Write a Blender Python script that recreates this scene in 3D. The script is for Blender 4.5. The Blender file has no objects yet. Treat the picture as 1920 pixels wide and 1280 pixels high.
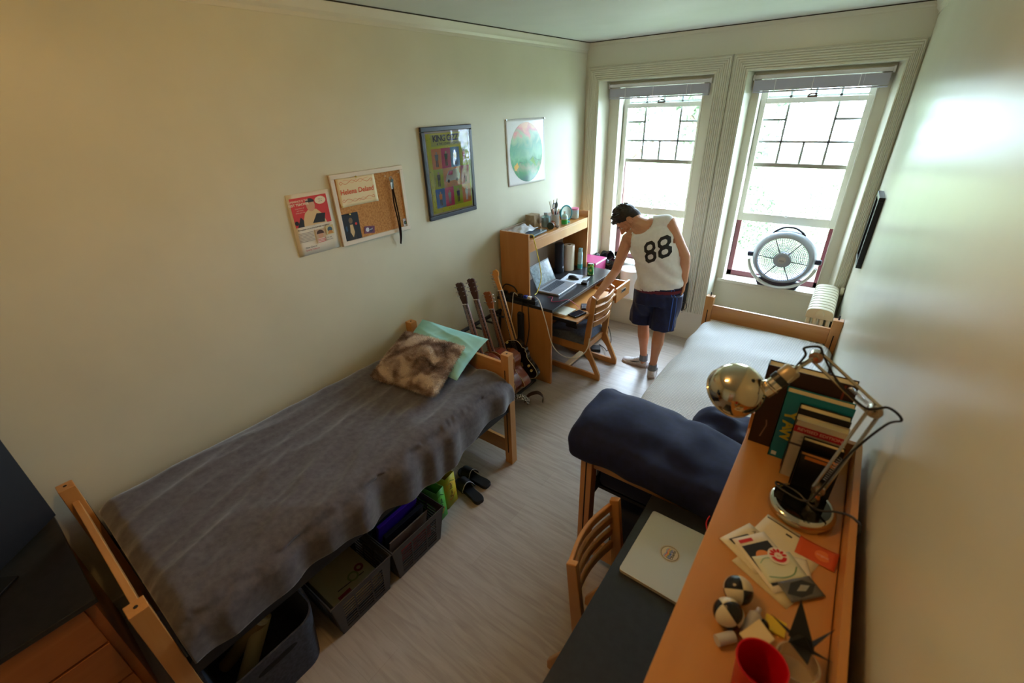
import bpy, math, random
from math import sin, cos, pi, sqrt
from mathutils import Vector as V, Matrix, noise
from mathutils.bvhtree import BVHTree
random.seed(7)
SC = bpy.context.scene
COL = SC.collection

# ------------------------------------------------------------------ camera
cam = bpy.data.cameras.new('camera'); co = bpy.data.objects.new('camera', cam); COL.objects.link(co)
r_ = V((0.80192, 0.59645, -0.03376)); f_ = V((-0.54006, 0.70016, -0.46743)); u_ = r_.cross(f_)
_r = V((.8018, .5965, -.0338))
def cam_axes(yaw, pit, rol):
    cy, sy, cp, sp, cr, sr = cos(yaw), sin(yaw), cos(pit), sin(pit), cos(rol), sin(rol)
    f = V((sy*cp, cy*cp, -sp)); r = V((cy, -sy, 0)); u = r.cross(f)
    return cr*r+sr*u, -sr*r+cr*u, f
r_, u_, f_ = cam_axes(-0.65718, 0.48637, -0.03823)
co.matrix_world = Matrix(((r_.x, u_.x, -f_.x, 2.4457), (r_.y, u_.y, -f_.y, -4.5477), (r_.z, u_.z, -f_.z, 2.3132), (0, 0, 0, 1)))
cam.sensor_width = 36; cam.lens = 824.92/1920*36; cam.clip_start = .05; cam.clip_end = 200
cam.dof.use_dof = True; cam.dof.focus_distance = 3.6; cam.dof.aperture_fstop = 2.4
SC.camera = co

# ------------------------------------------------------------------ world, lights, exposure
SC.view_settings.view_transform = 'Standard'; SC.view_settings.look = 'None'
SC.view_settings.gamma = 1; SC.view_settings.use_curve_mapping = False
SC.view_settings.exposure = 1.42
w = bpy.data.worlds.new('world'); SC.world = w; w.use_nodes = True
bgn = w.node_tree.nodes['Background']; bgn.inputs[0].default_value = (.64, .81, 1, 1); bgn.inputs[1].default_value = 12
SC.cycles.max_bounces = 10; SC.cycles.diffuse_bounces = 6; SC.cycles.glossy_bounces = 4; SC.cycles.transmission_bounces = 8
SC.cycles.sample_clamp_indirect = 6; SC.cycles.caustics_reflective = False; SC.cycles.caustics_refractive = False
sun = bpy.data.lights.new('sun', 'SUN'); sun.energy = 5; sun.angle = .01; sun.color = (1, .95, .85)
so = bpy.data.objects.new('sun', sun); COL.objects.link(so); so.rotation_euler = (math.radians(48), 0, math.radians(-20))
for x0, x1 in ((.27, 1.10), (1.555, 2.385)):
    pl = bpy.data.lights.new('window_portal', 'AREA'); pl.shape = 'RECTANGLE'; pl.size = x1-x0; pl.size_y = 1.82
    pl.cycles.is_portal = True
    po = bpy.data.objects.new('window_portal', pl); COL.objects.link(po)
    po.location = ((x0+x1)/2, .52, 1.60); po.rotation_euler = (math.radians(-90), 0, 0)

# ------------------------------------------------------------------ materials
def lin(c):
    return tuple(((x/255)/12.92 if x/255 <= .04045 else ((x/255+.055)/1.055)**2.4) for x in c)
MATS = {}
def mat(name, c, rough=.5, metal=0, spec=.5, emit=None, estr=0, trans=0, alpha=1, sheen=0, coat=0, ior=1.45, raw=False):
    if name in MATS: return MATS[name]
    m = bpy.data.materials.new(name); m.use_nodes = True; b = m.node_tree.nodes['Principled BSDF']
    cc = c if raw else lin(c)
    b.inputs['Base Color'].default_value = (*cc[:3], 1); b.inputs['Roughness'].default_value = rough
    b.inputs['Metallic'].default_value = metal; b.inputs['Specular IOR Level'].default_value = spec
    b.inputs['IOR'].default_value = ior
    if emit: b.inputs['Emission Color'].default_value = (*lin(emit), 1); b.inputs['Emission Strength'].default_value = estr
    if trans: b.inputs['Transmission Weight'].default_value = trans
    if alpha < 1: b.inputs['Alpha'].default_value = alpha
    if sheen: b.inputs['Sheen Weight'].default_value = sheen; b.inputs['Sheen Roughness'].default_value = .4
    if coat: b.inputs['Coat Weight'].default_value = coat; b.inputs['Coat Roughness'].default_value = .1
    MATS[name] = m; return m
def nd(m, t, **kw):
    n = m.node_tree.nodes.new(t)
    for k, v in kw.items(): setattr(n, k, v)
    return n
def lk(m, a, b): m.node_tree.links.new(a, b)
def texco(m, scale=(1, 1, 1), rot=(0, 0, 0), kind='Object'):
    tc = nd(m, 'ShaderNodeTexCoord'); mp = nd(m, 'ShaderNodeMapping')
    mp.inputs['Scale'].default_value = scale; mp.inputs['Rotation'].default_value = rot
    lk(m, tc.outputs[kind], mp.inputs[0]); return mp.outputs[0]
def ramp(m, fac, stops):
    r = nd(m, 'ShaderNodeValToRGB'); e = r.color_ramp.elements
    while len(e) < len(stops): e.new(.5)
    for i, (p, c) in enumerate(stops): e[i].position = p; e[i].color = (*lin(c), 1)
    lk(m, fac, r.inputs[0]); return r.outputs[0]
def bump(m, h, strength=.2, dist=.01):
    b = nd(m, 'ShaderNodeBump'); b.inputs['Strength'].default_value = strength; b.inputs['Distance'].default_value = dist
    lk(m, h, b.inputs['Height']); lk(m, b.outputs[0], m.node_tree.nodes['Principled BSDF'].inputs['Normal'])
def noisy(name, stops, scale=(1, 1, 1), nscale=5, detail=4, rough=.5, bstr=0, bdist=.002, rot=(0, 0, 0), dist=0, **kw):
    if name in MATS: return MATS[name]
    m = mat(name, stops[0][1], rough, **kw)
    v = texco(m, scale, rot); n = nd(m, 'ShaderNodeTexNoise'); n.inputs['Scale'].default_value = nscale
    n.inputs['Detail'].default_value = detail; n.inputs['Distortion'].default_value = dist
    lk(m, v, n.inputs['Vector'])
    lk(m, ramp(m, n.outputs[0], stops), m.node_tree.nodes['Principled BSDF'].inputs['Base Color'])
    if bstr: bump(m, n.outputs[0], bstr, bdist)
    return m

WALL = noisy('wall_paint', [(.3, (207, 205, 184)), (.7, (213, 211, 190))], nscale=3, rough=.42, bstr=.06, bdist=.004, spec=.5)
WALLR = noisy('gloss_wall_paint', [(.3, (205, 203, 184)), (.7, (211, 209, 190))], nscale=2.5, rough=.3, bstr=.07, bdist=.006, spec=.5)
CEIL = noisy('ceiling_paint', [(.3, (214, 220, 220)), (.7, (220, 226, 226))], nscale=3, rough=.55)
TRIM = mat('trim_paint', (214, 212, 196), rough=.3)
SASH = mat('sash_paint', (216, 214, 200), rough=.35)
def wood(name, a, b, sc=(1, 1, 14), nscale=2.2, rough=.38, coat=.25):
    return noisy(name, [(.25, a), (.55, tuple((p+q)//2 for p, q in zip(a, b))), (.8, b)], scale=sc, nscale=nscale, detail=6, rough=rough, dist=.6, coat=coat)
OAKX = wood('maple_grain_x', (188, 128, 68), (206, 150, 88), sc=(1.2, 14, 14))
OAKY = wood('maple_grain_y', (188, 128, 68), (206, 150, 88), sc=(14, 1.2, 14))
OAKZ = wood('maple_grain_z', (188, 128, 68), (206, 150, 88), sc=(14, 14, 1.2))
LAMX = wood('laminate_grain_y', (190, 128, 64), (204, 144, 78), sc=(7, 1, 7), rough=.33, coat=.3)
LAMZ = wood('laminate_grain_z', (180, 120, 62), (196, 138, 76), sc=(7, 7, 1), rough=.35, coat=.2)
CHW = wood('chair_wood', (184, 126, 68), (202, 146, 86), sc=(6, 6, 2), rough=.35)
BLACKTOP = noisy('black_laminate', [(.3, (38, 38, 42)), (.7, (46, 46, 50))], nscale=40, rough=.28)
BLACK = mat('black_plastic', (22, 22, 24), .4)
BLACKM = mat('black_metal', (30, 30, 33), .45, metal=.2)
WHITE = mat('white_plastic', (228, 228, 224), .4)
PAPER = mat('paper', (226, 220, 204), .7)
CHROME = mat('chrome', (225, 215, 195), .08, metal=1)
STEEL = mat('brushed_steel', (190, 192, 196), .3, metal=.9)
GLASS = mat('clear_glass', (255, 255, 255), .0, trans=1, ior=1.45)
SKIN = noisy('skin', [(.3, (208, 148, 114)), (.7, (218, 160, 128))], nscale=9, rough=.5)
HAIRM = noisy('dark_hair', [(.3, (30, 22, 18)), (.7, (52, 38, 30))], scale=(1, 1, 1), nscale=60, rough=.5, bstr=.6, bdist=.004)

def floor_mat():
    m = mat('vinyl_planks', (190, 176, 160), .32); T = m.node_tree; bs = T.nodes['Principled BSDF']
    v = texco(m)
    br = nd(m, 'ShaderNodeTexBrick'); br.inputs['Scale'].default_value = 1; br.inputs['Brick Width'].default_value = 1.22
    br.inputs['Row Height'].default_value = .18; br.inputs['Mortar Size'].default_value = .0012; br.offset = .37
    br.inputs['Color1'].default_value = (.30, .30, .30, 1); br.inputs['Color2'].default_value = (.62, .62, .62, 1); br.inputs['Mortar'].default_value = (0, 0, 0, 1)
    lk(m, v, br.inputs['Vector'])
    v2 = texco(m, (1.6, 16, 1)); n = nd(m, 'ShaderNodeTexNoise'); n.inputs['Scale'].default_value = 2.4; n.inputs['Detail'].default_value = 8; n.inputs['Distortion'].default_value = .9
    lk(m, v2, n.inputs['Vector'])
    mx = nd(m, 'ShaderNodeMix', data_type='RGBA'); mx.inputs[0].default_value = .72
    lk(m, br.outputs[0], mx.inputs[6]); lk(m, n.outputs[0], mx.inputs[7])
    c = ramp(m, mx.outputs[2], [(.1, (136, 124, 114)), (.36, (162, 150, 140)), (.52, (175, 164, 154)), (.7, (184, 174, 165))])
    lk(m, c, bs.inputs['Base Color']); bump(m, n.outputs[0], .08, .002)
    return m
FLOOR = floor_mat()

# ------------------------------------------------------------------ mesh builder
class B:
    def __init__(s): s.v = []; s.f = []; s.mi = []; s.T = Matrix(); s.k = 0
    def add(s, vs, fs):
        o = len(s.v); s.v += [tuple(s.T @ V(p)) for p in vs]; s.f += [tuple(i+o for i in f) for f in fs]; s.mi += [s.k]*len(fs); return s
    def box(s, x0, x1, y0, y1, z0, z1):
        x0, x1 = sorted((x0, x1)); y0, y1 = sorted((y0, y1)); z0, z1 = sorted((z0, z1))
        return s.add([(x, y, z) for z in (z0, z1) for y in (y0, y1) for x in (x0, x1)],
            [(0, 2, 3, 1), (4, 5, 7, 6), (0, 1, 5, 4), (2, 6, 7, 3), (0, 4, 6, 2), (1, 3, 7, 5)])
    def hexa(s, bottom, top):   # four corners each, same order counter-clockwise from above
        return s.add(list(bottom)+list(top), [(3, 2, 1, 0), (4, 5, 6, 7), (0, 1, 5, 4), (1, 2, 6, 5), (2, 3, 7, 6), (3, 0, 4, 7)])
    def prism(s, poly, h, O=(0, 0, 0), U=(1, 0, 0), W=(0, 1, 0)):   # poly in (U,W), extruded h along UxW
        O, U, W = V(O), V(U), V(W); N = U.cross(W).normalized(); n = len(poly)
        a = [O+U*p[0]+W*p[1] for p in poly]; b = [q+N*h for q in a]
        return s.add(a+b, [tuple(range(n))[::-1], tuple(range(n, 2*n))]+[(i, (i+1) % n, n+(i+1) % n, n+i) for i in range(n)])
    def tube(s, pts, r, n=8, closed=False, caps=True, sx=1, up=None):
        P = [V(p) for p in pts]; m = len(P); R = r if isinstance(r, (list, tuple)) else [r]*m
        Ts = []
        for i in range(m):
            a = P[i-1] if (i or closed) else P[i]; b = P[(i+1) % m] if (i < m-1 or closed) else P[i]
            t = (b-a); Ts.append(t.normalized() if t.length > 1e-9 else V((0, 0, 1)))
        nrm = V(up) if up else (V((0, 0, 1)) if abs(Ts[0].z) < .9 else V((1, 0, 0)))
        vs = []
        for i in range(m):
            t = Ts[i]
            if up: nrm = V(up)
            nrm = nrm - t*nrm.dot(t); nrm.normalize(); bn = t.cross(nrm)
            vs += [P[i]+(nrm*cos(2*pi*k/n)+bn*sin(2*pi*k/n)*sx)*R[i] for k in range(n)]
        fs = [(i*n+k, i*n+(k+1) % n, ((i+1) % m)*n+(k+1) % n, ((i+1) % m)*n+k) for i in range(m if closed else m-1) for k in range(n)]
        if caps and not closed: fs += [tuple(range(n))[::-1], tuple(range((m-1)*n, m*n))]
        return s.add(vs, fs)
    def lathe(s, prof, O=(0, 0, 0), A=(0, 0, 1), n=24, caps=True):
        O, A = V(O), V(A).normalized(); X = A.orthogonal().normalized(); Y = A.cross(X); m = len(prof)
        vs = [O+A*z+(X*cos(2*pi*k/n)+Y*sin(2*pi*k/n))*max(r, 1e-5) for r, z in prof for k in range(n)]
        fs = [(i*n+k, i*n+(k+1) % n, (i+1)*n+(k+1) % n, (i+1)*n+k) for i in range(m-1) for k in range(n)]
        if caps: fs += [tuple(range(n))[::-1], tuple(range((m-1)*n, m*n))]
        return s.add(vs, fs)
    def ell(s, c, r, rot=None, n=20, m=12, fn=None):
        c = V(c); r = (r, r, r) if not isinstance(r, (tuple, list)) else r; vs = []
        for i in range(m+1):
            th = pi*i/m
            for k in range(n):
                ph = 2*pi*k/n; d = V((sin(th)*cos(ph), sin(th)*sin(ph), cos(th)))
                q = V((d.x*r[0], d.y*r[1], d.z*r[2]))
                if fn: q = q*fn(d)
                if rot: q = rot @ q
                vs.append(c+q)
        return s.add(vs, [(i*n+k, (i+1)*n+k, (i+1)*n+(k+1) % n, i*n+(k+1) % n) for i in range(m) for k in range(n)])
    def cap(s, a, b, ra, rb, n=14):    # tapered capsule
        a, b = V(a), V(b); d = (b-a); L = d.length; d.normalize(); prof = []
        for i in range(6): t = pi/2*(1-i/5); prof.append((ra*cos(t), -ra*sin(t)))
        for i in range(6): t = pi/2*i/5; prof.append((rb*cos(t), L+rb*sin(t)))
        return s.lathe(prof, a, d, n)
    def grid(s, fn, nu, nv, cu=False, cv=False):
        vs = [fn(i/(nu if cu else nu-1), j/(nv if cv else nv-1)) for i in range(nu) for j in range(nv)]
        fs = [(i*nv+j, ((i+1) % nu)*nv+j, ((i+1) % nu)*nv+(j+1) % nv, i*nv+(j+1) % nv) for i in range(nu if cu else nu-1) for j in range(nv if cv else nv-1)]
        return s.add(vs, fs)
def sm(pts, k=6, closed=False):
    P = [V(p) for p in pts]; n = len(P); out = []
    for i in range(n if closed else n-1):
        g = (lambda j: P[j % n]) if closed else (lambda j: P[min(max(j, 0), n-1)])
        a, b, c, d = g(i-1), g(i), g(i+1), g(i+2)
        for q in range(k):
            t = q/k; out.append(.5*((2*b)+(c-a)*t+(2*a-5*b+4*c-d)*t*t+(3*b-a-3*c+d)*t**3))
    if not closed: out.append(P[-1])
    return out
def circ(cx, cy, r, n=32, ry=None, a0=0, a1=2*pi):
    full = abs(a1-a0-2*pi) < 1e-6
    return [(cx+r*cos(a0+(a1-a0)*i/(n if full else n-1)), cy+(ry or r)*sin(a0+(a1-a0)*i/(n if full else n-1))) for i in range(n)]

PM = {}
def pm(o):
    return PM.get(o.name, Matrix())
def ob(name, b, mats, parent=None, bevel=0, ang=35, sub=0, local=False, label=None, solid=0, flat=False):
    me = bpy.data.meshes.new(name)
    if isinstance(b, B): me.from_pydata(b.v, [], b.f); mi = b.mi
    else: me = b; me.name = name; mi = None
    mats = mats if isinstance(mats, (list, tuple)) else [mats]
    for m in mats: me.materials.append(m)
    if mi and len(mats) > 1: me.polygons.foreach_set('material_index', mi)
    me.update()
    if not flat:
        me.polygons.foreach_set('use_smooth', [True]*len(me.polygons)); me.set_sharp_from_angle(angle=math.radians(ang))
    o = bpy.data.objects.new(name, me); COL.objects.link(o)
    if solid: q = o.modifiers.new('solid', 'SOLIDIFY'); q.thickness = solid; q.offset = 0
    if bevel: q = o.modifiers.new('bevel', 'BEVEL'); q.width = bevel; q.segments = 2; q.limit_method = 'ANGLE'; q.angle_limit = math.radians(40); q.harden_normals = True
    if sub: q = o.modifiers.new('sub', 'SUBSURF'); q.levels = sub; q.render_levels = sub
    if parent:
        o.parent = parent
        if not local: o.matrix_parent_inverse = pm(parent).inverted()
    if label: o['label'] = label
    return o
def tag(o, label, cat, group=None):
    o['label'] = label; o['category'] = cat
    if group: o['group'] = group
    return o
def thing(name, loc, label, cat, group=None, rz=0, M=None):
    o = bpy.data.objects.new(name, None); COL.objects.link(o); o.empty_display_size = .05
    m = M if M is not None else Matrix.Translation(V(loc)) @ Matrix.Rotation(rz, 4, 'Z')
    o.matrix_world = m; PM[o.name] = m
    return tag(o, label, cat, group)
def struct(name, b, m, **k):
    o = ob(name, b, m, **k); o['kind'] = 'structure'; return o
def dup(root, M, label, group=None):
    r = root.copy(); COL.objects.link(r); r.matrix_world = M; r['label'] = label
    if group: r['group'] = group
    for ch in root.children:
        c = ch.copy(); COL.objects.link(c); c.parent = r
        for g in ch.children:
            d = g.copy(); COL.objects.link(d); d.parent = c
    return r
def textmesh(txt, size, bold=0, shear=0, spacing=1, align='CENTER'):
    cu = bpy.data.curves.new('t', 'FONT'); cu.body = txt; cu.size = size; cu.shear = shear; cu.offset = bold; cu.align_x = align; cu.align_y = 'CENTER'
    cu.space_character = spacing; cu.resolution_u = 3
    o = bpy.data.objects.new('t', cu); COL.objects.link(o)
    dg = bpy.context.evaluated_depsgraph_get(); me = bpy.data.meshes.new_from_object(o.evaluated_get(dg))
    v = [tuple(p.co) for p in me.vertices]; f = [tuple(p.vertices) for p in me.polygons]
    bpy.data.objects.remove(o); bpy.data.meshes.remove(me); bpy.data.curves.remove(cu); return v, f
class Art(B):   # flat coloured artwork layered on a plane; coordinates in metres from lower-left corner
    def __init__(s, O, U, W):
        super().__init__(); s.O, s.U, s.W = V(O), V(U).normalized(), V(W).normalized(); s.N = s.U.cross(s.W); s.cols = []; s.z = .0003
    def c(s, col, rough=.5):
        m = mat('ink_%d_%d_%d' % tuple(col), col, rough) if not hasattr(col, 'name') else col
        if m not in s.cols: s.cols.append(m)
        s.k = s.cols.index(m); s.z += .00004; return s
    def P(s, x, y): return s.O+s.U*x+s.W*y+s.N*s.z
    def poly(s, pts, col): s.c(col); return s.add([s.P(*p) for p in pts], [tuple(range(len(pts)))])
    def rect(s, x0, y0, x1, y1, col): return s.poly([(x0, y0), (x1, y0), (x1, y1), (x0, y1)], col)
    def disc(s, x, y, r, col, ry=None, n=24): return s.poly(circ(x, y, r, n, ry), col)
    def ring(s, x, y, r0, r1, col, n=32, a0=0, a1=2*pi):
        s.c(col); a = circ(x, y, r0, n, None, a0, a1); b = circ(x, y, r1, n, None, a0, a1); full = abs(a1-a0-2*pi) < 1e-6
        return s.add([s.P(*p) for p in a+b], [(i, (i+1) % n, n+(i+1) % n, n+i)[::-1] for i in range(n if full else n-1)])
    def line(s, pts, wd, col):
        s.c(col); P = [V((p[0], p[1], 0)) for p in pts]; vs = []
        for i, p in enumerate(P):
            t = (P[min(i+1, len(P)-1)]-P[max(i-1, 0)]).normalized(); q = V((-t.y, t.x, 0))*wd/2
            vs += [s.P(*(p+q).xy), s.P(*(p-q).xy)]
        return s.add(vs, [(2*i+1, 2*i+3, 2*i+2, 2*i) for i in range(len(P)-1)])
    def text(s, x, y, t, size, col, rot=0, **k):
        s.c(col); v, f = textmesh(t, size, **k); c_, s_ = cos(rot), sin(rot)
        return s.add([s.P(x+a*c_-b*s_, y+a*s_+b*c_) for a, b, _ in v], f)
    def fig(s, x, y, h, skin, top, legs):   # a small standing figure
        s.rect(x-.11*h, y, x-.02*h, y+.48*h, legs); s.rect(x+.02*h, y, x+.11*h, y+.48*h, legs)
        s.poly([(x-.13*h, y+.44*h), (x+.13*h, y+.44*h), (x+.17*h, y+.82*h), (x-.17*h, y+.82*h)], top)
        s.disc(x, y+.91*h, .075*h, skin, .09*h)

# ------------------------------------------------------------------ room shell
H = 2.85
def wl(y): return .02*y
def wr(y): return 2.585-.03*y
YF = -6.4
struct('floor', B().box(-.3, 3.1, YF-.1, .5, -.08, 0), FLOOR)
struct('ceiling', B().box(-.4, 3.1, YF-.1, .5, H, H+.1), CEIL)
struct('wall_left', B().prism([(wl(.5), .5), (wl(.5)-.15, .5), (wl(YF)-.15, YF), (wl(YF), YF)], H), WALL)
struct('wall_right', B().prism([(wr(.5)+.15, .5), (wr(.5), .5), (wr(YF), YF), (wr(YF)+.15, YF)], H), WALLR)
struct('wall_front', B().box(-.3, 3.1, YF-.15, YF, 0, H), WALL)
NI = ((.156, 1.233, .165, 1.20, .27, 1.10), (1.49, 2.50, 1.50, 2.455, 1.555, 2.385))   # niche front edges, niche back edges, opening
ZS, ZT, ZN, ZL = .685, 2.50, 2.52, .335
b = B()
for a in ((-.1, .156), (1.233, 1.49), (2.50, 2.62)): b.box(*a, 0, .5, ZL, H)
b.box(.156, 1.233, 0, .5, ZN, H); b.box(1.49, 2.50, 0, .5, ZN, H)
for n0, n1, m0, m1, o0, o1 in NI:
    b.box(n0, o0, .22, .5, ZL, ZN); b.box(o1, n1, .22, .5, ZL, ZN); b.box(o0, o1, .22, .5, ZL, ZS-.03); b.box(o0, o1, .22, .5, ZT, ZN)
    b.prism([(n0, 0), (m0, .22), (n0-.01, .22)], ZN-ZL, (0, 0, ZL)); b.prism([(n1, 0), (n1+.01, .22), (m1, .22)], ZN-ZL, (0, 0, ZL))
b.box(-.1, 2.62, .03, .5, 0, ZL-.02)
struct('wall_back', b, TRIM)
struct('trim_1', B().box(-.02, 2.60, -.015, .23, ZL-.022, ZL).box(-.02, 2.60, .012, .03, ZL-.06, ZL-.022), TRIM, bevel=.004)
prof = [(0, 0), (0, .022)]
for i in range(7): prof += [(.006+i*.0165, .022), (.009+i*.0165, .0235), (.0165+i*.0165-.003, .0235), (.0165+i*.0165, .015)]
prof += [(.124, .022), (.127, 0)]
for k, (x0, x1) in enumerate(((.156, 1.233), (1.49, 2.497))):
    b = B(); P = []
    for d, p in prof:
        dr = d*.64 if k else d
        P.append([(x0-d, -p, ZL), (x0-d, -p, ZN+d), (x1+dr, -p, ZN+d), (x1+dr, -p, ZL)])
    n = len(P)
    b.add([q for r in P for q in r], [(i*4+j, i*4+j+1, (i+1)*4+j+1, (i+1)*4+j) for i in range(n-1) for j in range(3)])
    struct('trim_%d' % (k+2), b, TRIM, ang=20)
def crown(name, p0, p1, nrm, s=1):
    pr = [(0, -.085), (.006, -.085), (.006, -.066), (.02, -.05), (.024, -.03), (.03, -.02), (.034, -.004), (0, -.004)]
    b = B(); N = V(nrm)
    vs = [V(p)+N*a*s+V((0, 0, c*s)) for p in (p0, p1) for a, c in pr]; n = len(pr)
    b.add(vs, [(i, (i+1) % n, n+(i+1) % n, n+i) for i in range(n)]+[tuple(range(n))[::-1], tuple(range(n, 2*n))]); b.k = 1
    q = [V(p)+N*a+V((0, 0, c)) for p in (p0, p1) for a, c in ((0, -.007), (.036*s, -.007), (.036*s, -.0005), (0, -.0005))]  # dark strip under the ceiling, painting in the shade of the gap
    b.add(q, [(0, 1, 5, 4), (1, 2, 6, 5), (2, 3, 7, 6)]); return struct(name, b, [TRIM, mat('painted_gap_shade', (52, 48, 40), .8)], ang=25)
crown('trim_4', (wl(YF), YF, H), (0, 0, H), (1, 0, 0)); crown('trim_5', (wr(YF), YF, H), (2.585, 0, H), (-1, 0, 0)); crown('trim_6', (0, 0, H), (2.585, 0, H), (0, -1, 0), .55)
struct('baseboard_left', B().prism([(wl(0), 0), (wl(YF), YF), (wl(YF)+.015, YF), (wl(0)+.015, 0)], .14), TRIM)
struct('baseboard_right', B().prism([(wr(0)-.015, 0), (wr(YF)-.015, YF), (wr(YF), YF), (wr(0), 0)], .14), TRIM)
struct('door_1', B().box(1.7, 2.55, YF, YF+.04, 0, 2.05), LAMZ, bevel=.004)
PANE = bpy.data.materials.new('window_pane'); PANE.use_nodes = True
PANE.node_tree.nodes.remove(PANE.node_tree.nodes['Principled BSDF'])
tr = nd(PANE, 'ShaderNodeBsdfTransparent'); gl = nd(PANE, 'ShaderNodeBsdfGlossy'); gl.inputs['Roughness'].default_value = .02
lw = nd(PANE, 'ShaderNodeFresnel'); lw.inputs[0].default_value = 1.4; ms = nd(PANE, 'ShaderNodeMixShader')
tr.inputs[0].default_value = (.97, .985, .98, 1)
lk(PANE, lw.outputs[0], ms.inputs[0]); lk(PANE, tr.outputs[0], ms.inputs[1]); lk(PANE, gl.outputs[0], ms.inputs[2]); lk(PANE, ms.outputs[0], PANE.node_tree.nodes['Material Output'].inputs[0])
MAROON = mat('maroon_paint', (88, 34, 40), .35); LEAD = mat('muntin_grey', (206, 216, 220), .4)
BRASS = mat('dark_bronze', (64, 46, 34), .35, metal=.8)
for wi, (n0, n1, m0, m1, o0, o1) in enumerate(NI):
    e = thing('window_%d' % (wi+1), ((o0+o1)/2, .4, ZS), 'tall white double hung sash window with leaded upper panes, '+('the one the standing person is in front of' if wi == 0 else 'the one with the round fan on its sill'), 'window')
    e['kind'] = 'structure'
    zl = 1.225 if wi == 0 else 1.262; zu = 1.755; st = .055
    b = B()     # casing stops around the opening
    b.box(o0, o0+.012, .205, .30, ZS, ZT).box(o1-.012, o1, .205, .30, ZS, ZT).box(o0, o1, .205, .30, ZT-.02, ZT).box(o0-.04, o1+.04, .19, .34, ZS-.03, ZS).box(o0, o1, .34, .5, ZS-.03, ZS-.01)
    ob('window_sill', b, SASH, e, bevel=.003)
    b = B().box(o0, o0+.045, .40, .45, ZS-.01, ZT).box(o1-.045, o1, .40, .45, ZS-.01, ZT).box(o0, o1, .40, .45, ZS-.01, ZS+.045).box(o0, o1, .40, .45, ZT-.04, ZT)
    ob('storm_frame', b, MAROON, e, bevel=.003)
    b = B().box(o0, o0+st, .365, .395, zu, ZT).box(o1-st, o1, .365, .395, zu, ZT).box(o0+st, o1-st, .365, .395, zu, zu+.035).box(o0+st, o1-st, .365, .395, ZT-.05, ZT)
    us = ob('upper_sash', b, SASH, e, bevel=.003)
    g0, g1 = o0+st, o1-st; q = (g1-g0)/4; rz = [zu+.035+.178*i for i in range(5)]
    b = B(); t = .0085; y0, y1 = .372, .388
    for x in (g0+q, g1-q): b.box(x-t, x+t, y0, y1, rz[0], ZT-.05)
    for z0, z1 in ((rz[0], rz[1]), (rz[3], ZT-.05)): b.box(g0+2*q-t, g0+2*q+t, y0, y1, z0, z1)
    for z in (rz[1], rz[3]): b.box(g0, g1, y0, y1, z-t, z+t)
    b.box(g0, g0+q, y0, y1, rz[2]-t, rz[2]+t); b.box(g1-q, g1, y0, y1, rz[2]-t, rz[2]+t)
    ob('muntin_grid', b, LEAD, us)
    ob('upper_pane', B().add([(g0, .380, rz[0]), (g1, .380, rz[0]), (g1, .380, ZT-.05), (g0, .380, ZT-.05)], [(0, 1, 2, 3)]), PANE, us)
    zt = 2.315
    b = B().box(o0+.012, o0+st, .325, .36, zl, zt).box(o1-st, o1-.012, .325, .36, zl, zt).box(o0+st, o1-st, .325, .36, zl, zl+.075).box(o0+st, o1-st, .325, .36, zt-.04, zt)
    ls = ob('lower_sash', b, SASH, e, bevel=.003)
    ob('lower_pane', B().add([(g0, .342, zl+.075), (g1, .342, zl+.075), (g1, .342, zt-.04), (g0, .342, zt-.04)], [(0, 1, 2, 3)]), PANE, ls)
    xm = (o0+o1)/2-.02
    b = B().box(xm-.035, xm+.035, .325, .355, zt, zt+.01).tube(sm([(xm-.03, .33, zt+.015), (xm, .32, zt+.028), (xm+.035, .325, zt+.022)], 4), .006)
    ob('sash_latch', b, BRASS, ls)
    ob('sash_lift', B().ell((xm+.03, .325, zl+.072), (.014, .012, .012)), WHITE, ls)
SLAT = mat('blind_slats', (176, 178, 198), .45); HEADR = mat('blind_headrail', (222, 224, 232), .4)
for wi, (x0, x1) in enumerate(((.185, 1.155), (1.515, 2.44))):
    e = thing('window_blind', ((x0+x1)/2, .19, 2.47), 'raised lilac grey venetian blind bunched at the top of the window '+('behind the standing person' if wi == 0 else 'above the round fan'), 'blind', 'raised window blinds')
    ob('headrail', B().box(x0, x1, .165, .203, 2.462, 2.492), HEADR, e, bevel=.003)
    b = B()
    for i in range(16): z = 2.375+i*.005; b.box(x0+.004, x1-.004, .150+.0015*(i % 2), .200, z, z+.0049)
    ob('slat_stack', b, SLAT, e)
    ob('bottom_rail', B().box(x0+.004, x1-.004, .152, .198, 2.36, 2.372), SLAT, e, bevel=.003)
    for f in (.18, .47, .8): ob('ladder_tape', B().tube([(x0+(x1-x0)*f, .148, 2.46), (x0+(x1-x0)*f, .148, 2.36)], .0035, 5), HEADR, e)
    ob('pull_cord', B().tube([(x1-.16, .15, 2.46), (x1-.155, .16, 1.95)], .0015, 5), HEADR, e)
    for xe in (x0-.012, x1): ob('end_bracket', B().box(xe, xe+.012, .16, .21, 2.455, 2.497), HEADR, e)

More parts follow.
